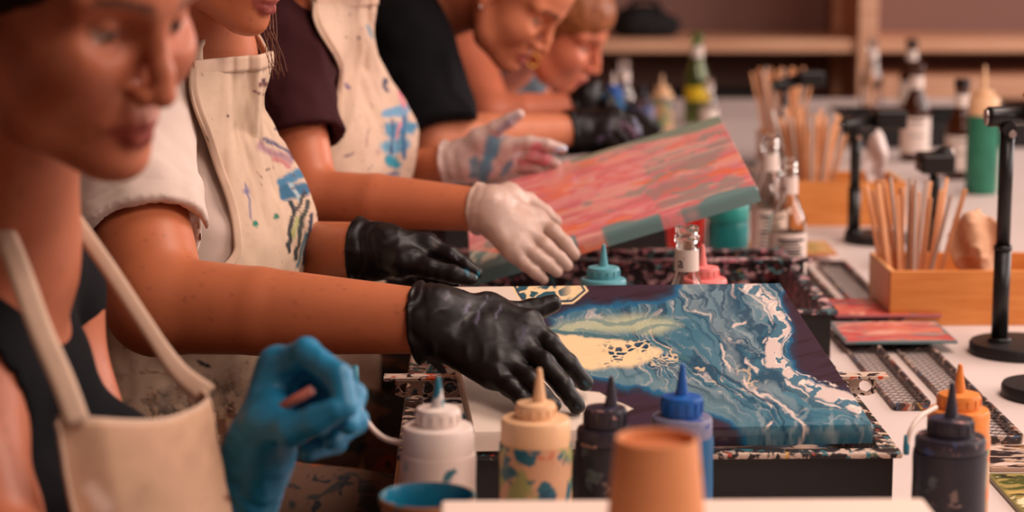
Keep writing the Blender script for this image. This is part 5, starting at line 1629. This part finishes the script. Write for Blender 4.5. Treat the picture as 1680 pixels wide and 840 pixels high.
mkC = [([(636, 100)], (40, 56, 70), 4.5, 1.5, 4), ([(632, 136)], (44, 56, 80), 6, 2, 6), ([(628, 140), (634, 148)], (60, 66, 90), 3, 1.5, 4), ([(566, 138), (574, 144)], (110, 90, 120), 3, 2, 5),
       ([(634, 185), (662, 180)], (96, 140, 170), 8, 3, 8), ([(640, 215), (664, 208)], (60, 122, 152), 14, 5, 12), ([(642, 262), (648, 270)], (30, 130, 150), 9, 3, 10), ([(636, 240), (660, 238)], (86, 140, 165), 12, 6, 12),
       ([(654, 150), (660, 176)], (190, 110, 125), 4, 3, 7), ([(656, 200), (652, 226)], (200, 120, 130), 2.5, 2, 7), ([(644, 196), (640, 250)], (38, 60, 100), 2, 1.5, 6), ([(662, 190), (664, 260)], (40, 90, 130), 3, 2, 6),
       ([(618, 290), (650, 286)], (70, 90, 120), 3, 2, 6), ([(642, 296), (642, 308)], (50, 66, 100), 3, 1.5, 5), ([(620, 252)], (170, 140, 130), 5, 4, 6), ([(568, 255), (580, 252)], (90, 70, 80), 2, 1, 3),
       ([(588, 62)], (60, 50, 54), 2.5, 1.5, 3), ([(600, 44), (612, 62)], (120, 140, 150), 3, 2, 6), ([(605, 210), (600, 240)], (150, 120, 110), 1.2, 1, 4)]
def phiC(t):
    return (-56 + 20 * sstep(.0, .22, t) - 40 * sstep(.26, .44, t), 46 + 60 * sstep(0, .34, t))
apron(C, C['N'][2] + .012, .60, phiC, .024, strokes_col((196, 168, 146), mkC, splatC, 13), nphi=150, nz=200, sag=.06, fold=.007, seed=23, skew=-22)
VC = C['apron_V']
edge_ribbon('apron_hem', VC[2:, 2], C['apron_obj'], C, .010, M_strap)
edge_ribbon('apron_hem', VC[2, 2:-2], C['apron_obj'], C, .018, M_strap)
for e, g in ((3, -1), (-4, 1)):
    q0, Nn, ff, ll = VC[1, e], C['N'], C['f'], C['l']
    k1_ = Nn + ll * g * .066 + ff * .01 + Z3 * .045
    pth = smooth_path([q0 - (0, 0, .012), q0 * .6 + k1_ * .4 + Z3 * .006, k1_, Nn + ll * g * .05 - ff * .05 + Z3 * .055, Nn - ff * .068 + ll * g * .005 + Z3 * .055], 18)
    nrm = pth - (Nn + Z3 * .01); nrm /= np.linalg.norm(nrm, axis=1)[:, None]
    ribbon('apron_strap', pth, nrm, .018, .003, M_strap, C['apron_obj'])

def white_glove_col(marks, seed, base=(190, 160, 146)):
    def f(V):
        pp = proj(V); x, y = pp[:, 0], pp[:, 1]
        w = fbm2(x / 14, y / 14, 4, seed); w2 = fbm2(x / 14 + 7, y / 14, 4, seed + 1)
        c = np.tile(lin(base), (len(V), 1)) * (1 + .10 * fbm2(x / 18, y / 18, 3, seed + 2))[:, None]
        for poly, rgb, wd, soft in marks:
            d = line_d(x + 9 * w, y + 9 * w2, poly) if len(poly) > 1 else np.hypot(x + 9 * w - poly[0][0], y + 9 * w2 - poly[0][1])
            c = mixc(c, lin(rgb), sstep(wd + soft, wd - soft, d) * .85)
        return c
    return f
wg1 = white_glove_col([], 4)
hCR = dict(w=P(806, 343, 2.775), c=P(783, 342, 2.785), f=[
    [P(835, 322, 2.815), P(866, 330, 2.835), P(893, 348, 2.840), P(912, 364, 2.838)],
    [P(880, 358, 2.790), P(908, 380, 2.770), P(928, 400, 2.762), P(942, 418, 2.760)],
    [P(868, 380, 2.768), P(895, 404, 2.748), P(916, 422, 2.742), P(930, 436, 2.742)],
    [P(852, 398, 2.754), P(878, 420, 2.738), P(898, 434, 2.734), P(914, 446, 2.736)],
    [P(840, 412, 2.744), P(862, 434, 2.734), P(880, 448, 2.730), P(892, 458, 2.732)]])
make_hand('glove', hCR, M_gwhite, C['obj'], h=.0024, colfn=wg1, rw=.0295, rcuff=.0305, fr=.0094, wr=.0008, seed=21, palm_r=.0135)
wg2 = white_glove_col([([(812, 232), (800, 260), (790, 292)], (40, 130, 156), 11, 5), ([(778, 262), (776, 290)], (52, 120, 140), 6, 5), ([(838, 262), (826, 290)], (70, 130, 150), 4, 3), ([(880, 240), (868, 250), (905, 262)], (205, 110, 125), 6, 4), ([(915, 246), (928, 244)], (170, 190, 215), 5, 3), ([(820, 214), (850, 190)], (130, 130, 150), 4, 4), ([(858, 268), (900, 268)], (200, 120, 130), 5, 4), ([(850, 244), (846, 262)], (230, 215, 225), 4, 3)], 9, (194, 168, 160))
hCL = dict(w=P(762, 264, 3.215), c=P(730, 267, 3.225), f=[
    [P(786, 228, 3.195), P(814, 210, 3.185), P(836, 198, 3.180), P(851, 188, 3.178)],
    [P(826, 238, 3.200), P(868, 234, 3.185), P(898, 238, 3.180), P(922, 244, 3.180)],
    [P(832, 256, 3.205), P(872, 252, 3.190), P(896, 260, 3.185), P(912, 268, 3.185)],
    [P(830, 272, 3.212), P(862, 270, 3.200), P(884, 276, 3.196), P(896, 282, 3.196)],
    [P(822, 286, 3.220), P(846, 286, 3.212), P(862, 290, 3.208), P(874, 292, 3.208)]])
make_hand('glove', hCL, M_gwhite, C['obj'], h=.0028, colfn=wg2, rw=.0290, rcuff=.0305, fr=.0096, wr=.0011, seed=27, palm_r=.0150)

# ------------------------------------------------------------------ person in the black T-shirt leaning forward
HR = frame(66, 42, 0)
D = dict(label='person in a black T-shirt bending over the table, smiling, with an ear stud', yaw=84,
         N=P(694, 12, 3.86), Pv=(-.36, 3.95, .62), HR=HR, hc=P(884, 36, 3.66) - HR @ np.array([.083, -.032, 0]), mouth=.002,
         lo=(-.46, 3.42, .72), hi=(.30, 4.26, 1.45), h=.0052, sw=.17, bust=.05, bulk=1.08,
         shR=P(664, 72, 3.68), armR=(P(712, 230, 3.58), P(930, 214, 3.66), P(952, 212, 3.67)),
         shL=P(668, 80, 4.02), armL=(P(716, 236, 4.06), P(920, 225, 3.92), P(940, 225, 3.9)), armr=(.050, .042, .038, .028),
         skin=(204, 126, 92), lipc=(170, 84, 80), brow=(70, 40, 30))
D['shirt'] = dict(mat=M_tee_k, off=.014, sleeve=.98, sr=.080, flare=1.12, fold=.008, fscale=12, seed=24, neck=(.06, .25), h=.0055, lo=(-.5, 3.4, .72), hi=(.2, 4.3, 1.42))
D['hair'] = dict(mat=M_hair_b, front=(.055, .058, .75), h=.006)
build_person(D)
earR = D['hc'] + HR @ np.array([0, -.080, -.040])
lathe('ear_stud', [(.001, -.003), (.0032, -.002), (.004, 0), (.0032, .002), (.001, .003)], M_chrome, D['obj'], tuple(earR), 16)
bgc3 = black_glove_col([([(1022, 205), (1036, 214), (1042, 222)], (96, 70, 92), 6, 4), ([(1040, 196), (1048, 216)], (120, 120, 150), 3, 2), ([(1000, 190), (1000, 220)], (54, 46, 60), 4, 3), ([(982, 232), (988, 226)], (100, 90, 120), 3, 2)], 12)
hDR = dict(w=P(956, 211, 3.672), c=P(930, 214, 3.662), f=[
    [P(972, 196, 3.70), P(1000, 190, 3.71), P(1018, 200, 3.71), P(1030, 212, 3.70)],
    [P(1006, 188, 3.68), P(1032, 196, 3.675), P(1044, 210, 3.67), P(1047, 222, 3.665)],
    [P(1004, 200, 3.665), P(1024, 206, 3.655), P(1036, 216, 3.65), P(1038, 226, 3.65)],
    [P(998, 212, 3.655), P(1014, 218, 3.645), P(1022, 226, 3.645), P(1020, 232, 3.65)],
    [P(990, 222, 3.650), P(1002, 228, 3.645), P(1008, 234, 3.645), P(1004, 238, 3.65)]])
make_hand('glove', hDR, M_gblack, D['obj'], h=.0035, colfn=bgc3, rw=.0305, rcuff=.0325, fr=.0095, wr=.0012, seed=31, palm_r=.0150)
hDL = dict(w=P(945, 226, 3.90), c=P(918, 226, 3.92), f=[
    [P(960, 218, 3.89), P(982, 214, 3.88), P(996, 220, 3.88), P(1004, 226, 3.88)],
    [P(986, 220, 3.90), P(1008, 220, 3.90), P(1022, 228, 3.90), P(1028, 236, 3.90)],
    [P(986, 228, 3.91), P(1006, 228, 3.91), P(1018, 236, 3.91), P(1022, 242, 3.91)],
    [P(984, 236, 3.92), P(1000, 238, 3.92), P(1010, 244, 3.92), P(1012, 248, 3.92)],
    [P(980, 242, 3.93), P(992, 246, 3.93), P(1000, 250, 3.93), P(1002, 252, 3.93)]])
make_hand('glove', hDL, M_gblack, D['obj'], h=.004, colfn=bgc3, rw=.0295, rcuff=.031, fr=.0095, wr=.0012, seed=33, palm_r=.0145)

# ------------------------------------------------------------------ farthest person, chin low over the work
HR = frame(70, 27, 6)
E_ = dict(label='auburn-haired person with a gold hoop earring, farthest along the table', yaw=64,
          N=P(838, 92, 4.56), Pv=(-.30, 4.66, .62), HR=HR, hc=P(962, 82, 4.30) - HR @ np.array([.083, -.032, 0]),
          lo=(-.40, 4.02, .72), hi=(.42, 4.98, 1.42), h=.0056, sw=.165, bust=.06,
          shR=P(770, 96, 4.36), armR=(P(806, 188, 4.22), P(948, 176, 4.22), P(962, 166, 4.22)),
          armL=(P(900, 210, 4.80), P(1000, 205, 4.66), P(1016, 203, 4.65)), armr=(.052, .042, .036, .027),
          skin=(206, 120, 90), lipc=(180, 96, 92), brow=(120, 66, 40))
E_['shirt'] = dict(mat=M_tee_g, off=.007, fold=.003, seed=34, neck=(.2, 0), h=.007, scoop=[(E_['N'] + (.05, -.05, .03), (.09, .09, .09))],
                   armhole=[(E_['shR'] + (0, 0, .05), E_['armR'][0], .085), (E_['shR'] + (.06, -.02, .03), E_['armR'][0] + (.05, -.02, .02), .08)])
E_['hair'] = dict(mat=M_hair_r, front=(.092, .040, .9), h=.006)
build_person(E_)
eR = E_['hc'] + HR @ np.array([-.002, -.080, -.046])
a = np.linspace(0, 2 * math.pi, 26)
hoop = np.stack([eR[0] + .013 * np.cos(a) * .9, eR[1] + .004 * np.cos(a), eR[2] - .013 + .013 * np.sin(a)], 1)
tube('gold_hoop', hoop, .0022, M_gold, E_['obj'], 8)
hER = dict(w=P(962, 168, 4.22), c=P(944, 178, 4.22), f=[
    [P(962, 152, 4.21), P(966, 144, 4.215), P(972, 140, 4.22), P(978, 138, 4.23)],
    [P(978, 150, 4.23), P(992, 152, 4.22), P(1000, 162, 4.21), P(996, 172, 4.20)],
    [P(982, 158, 4.24), P(998, 162, 4.23), P(1004, 172, 4.22), P(998, 180, 4.21)],
    [P(982, 168, 4.25), P(998, 172, 4.24), P(1004, 180, 4.23), P(998, 186, 4.22)],
    [P(980, 176, 4.26), P(994, 180, 4.25), P(998, 186, 4.24), P(992, 190, 4.23)]])
make_hand('glove', hER, M_gblack, E_['obj'], h=.004, colfn=black_glove_col([([(992, 158)], (40, 80, 110), 5, 4)], 17), rw=.0300, rcuff=.0310, fr=.0098, wr=.0010, seed=41, palm_r=.0160)
hEL = dict(w=P(1022, 204, 4.65), c=P(998, 206, 4.66), f=[
    [P(1034, 194, 4.64), P(1050, 190, 4.63), P(1060, 196, 4.63), P(1066, 202, 4.63)],
    [P(1050, 200, 4.65), P(1066, 202, 4.64), P(1076, 208, 4.64), P(1080, 214, 4.64)],
    [P(1050, 206, 4.66), P(1066, 208, 4.65), P(1074, 214, 4.65), P(1076, 218, 4.65)],
    [P(1048, 212, 4.67), P(1062, 214, 4.66), P(1070, 220, 4.66), P(1072, 222, 4.66)],
    [P(1046, 216, 4.68), P(1058, 220, 4.67), P(1064, 224, 4.67), P(1066, 226, 4.67)]])
make_hand('glove', hEL, M_gblack, E_['obj'], h=.0045, colfn=bgc3, rw=.0290, rcuff=.0300, fr=.0095, wr=.0010, seed=43, palm_r=.0145)
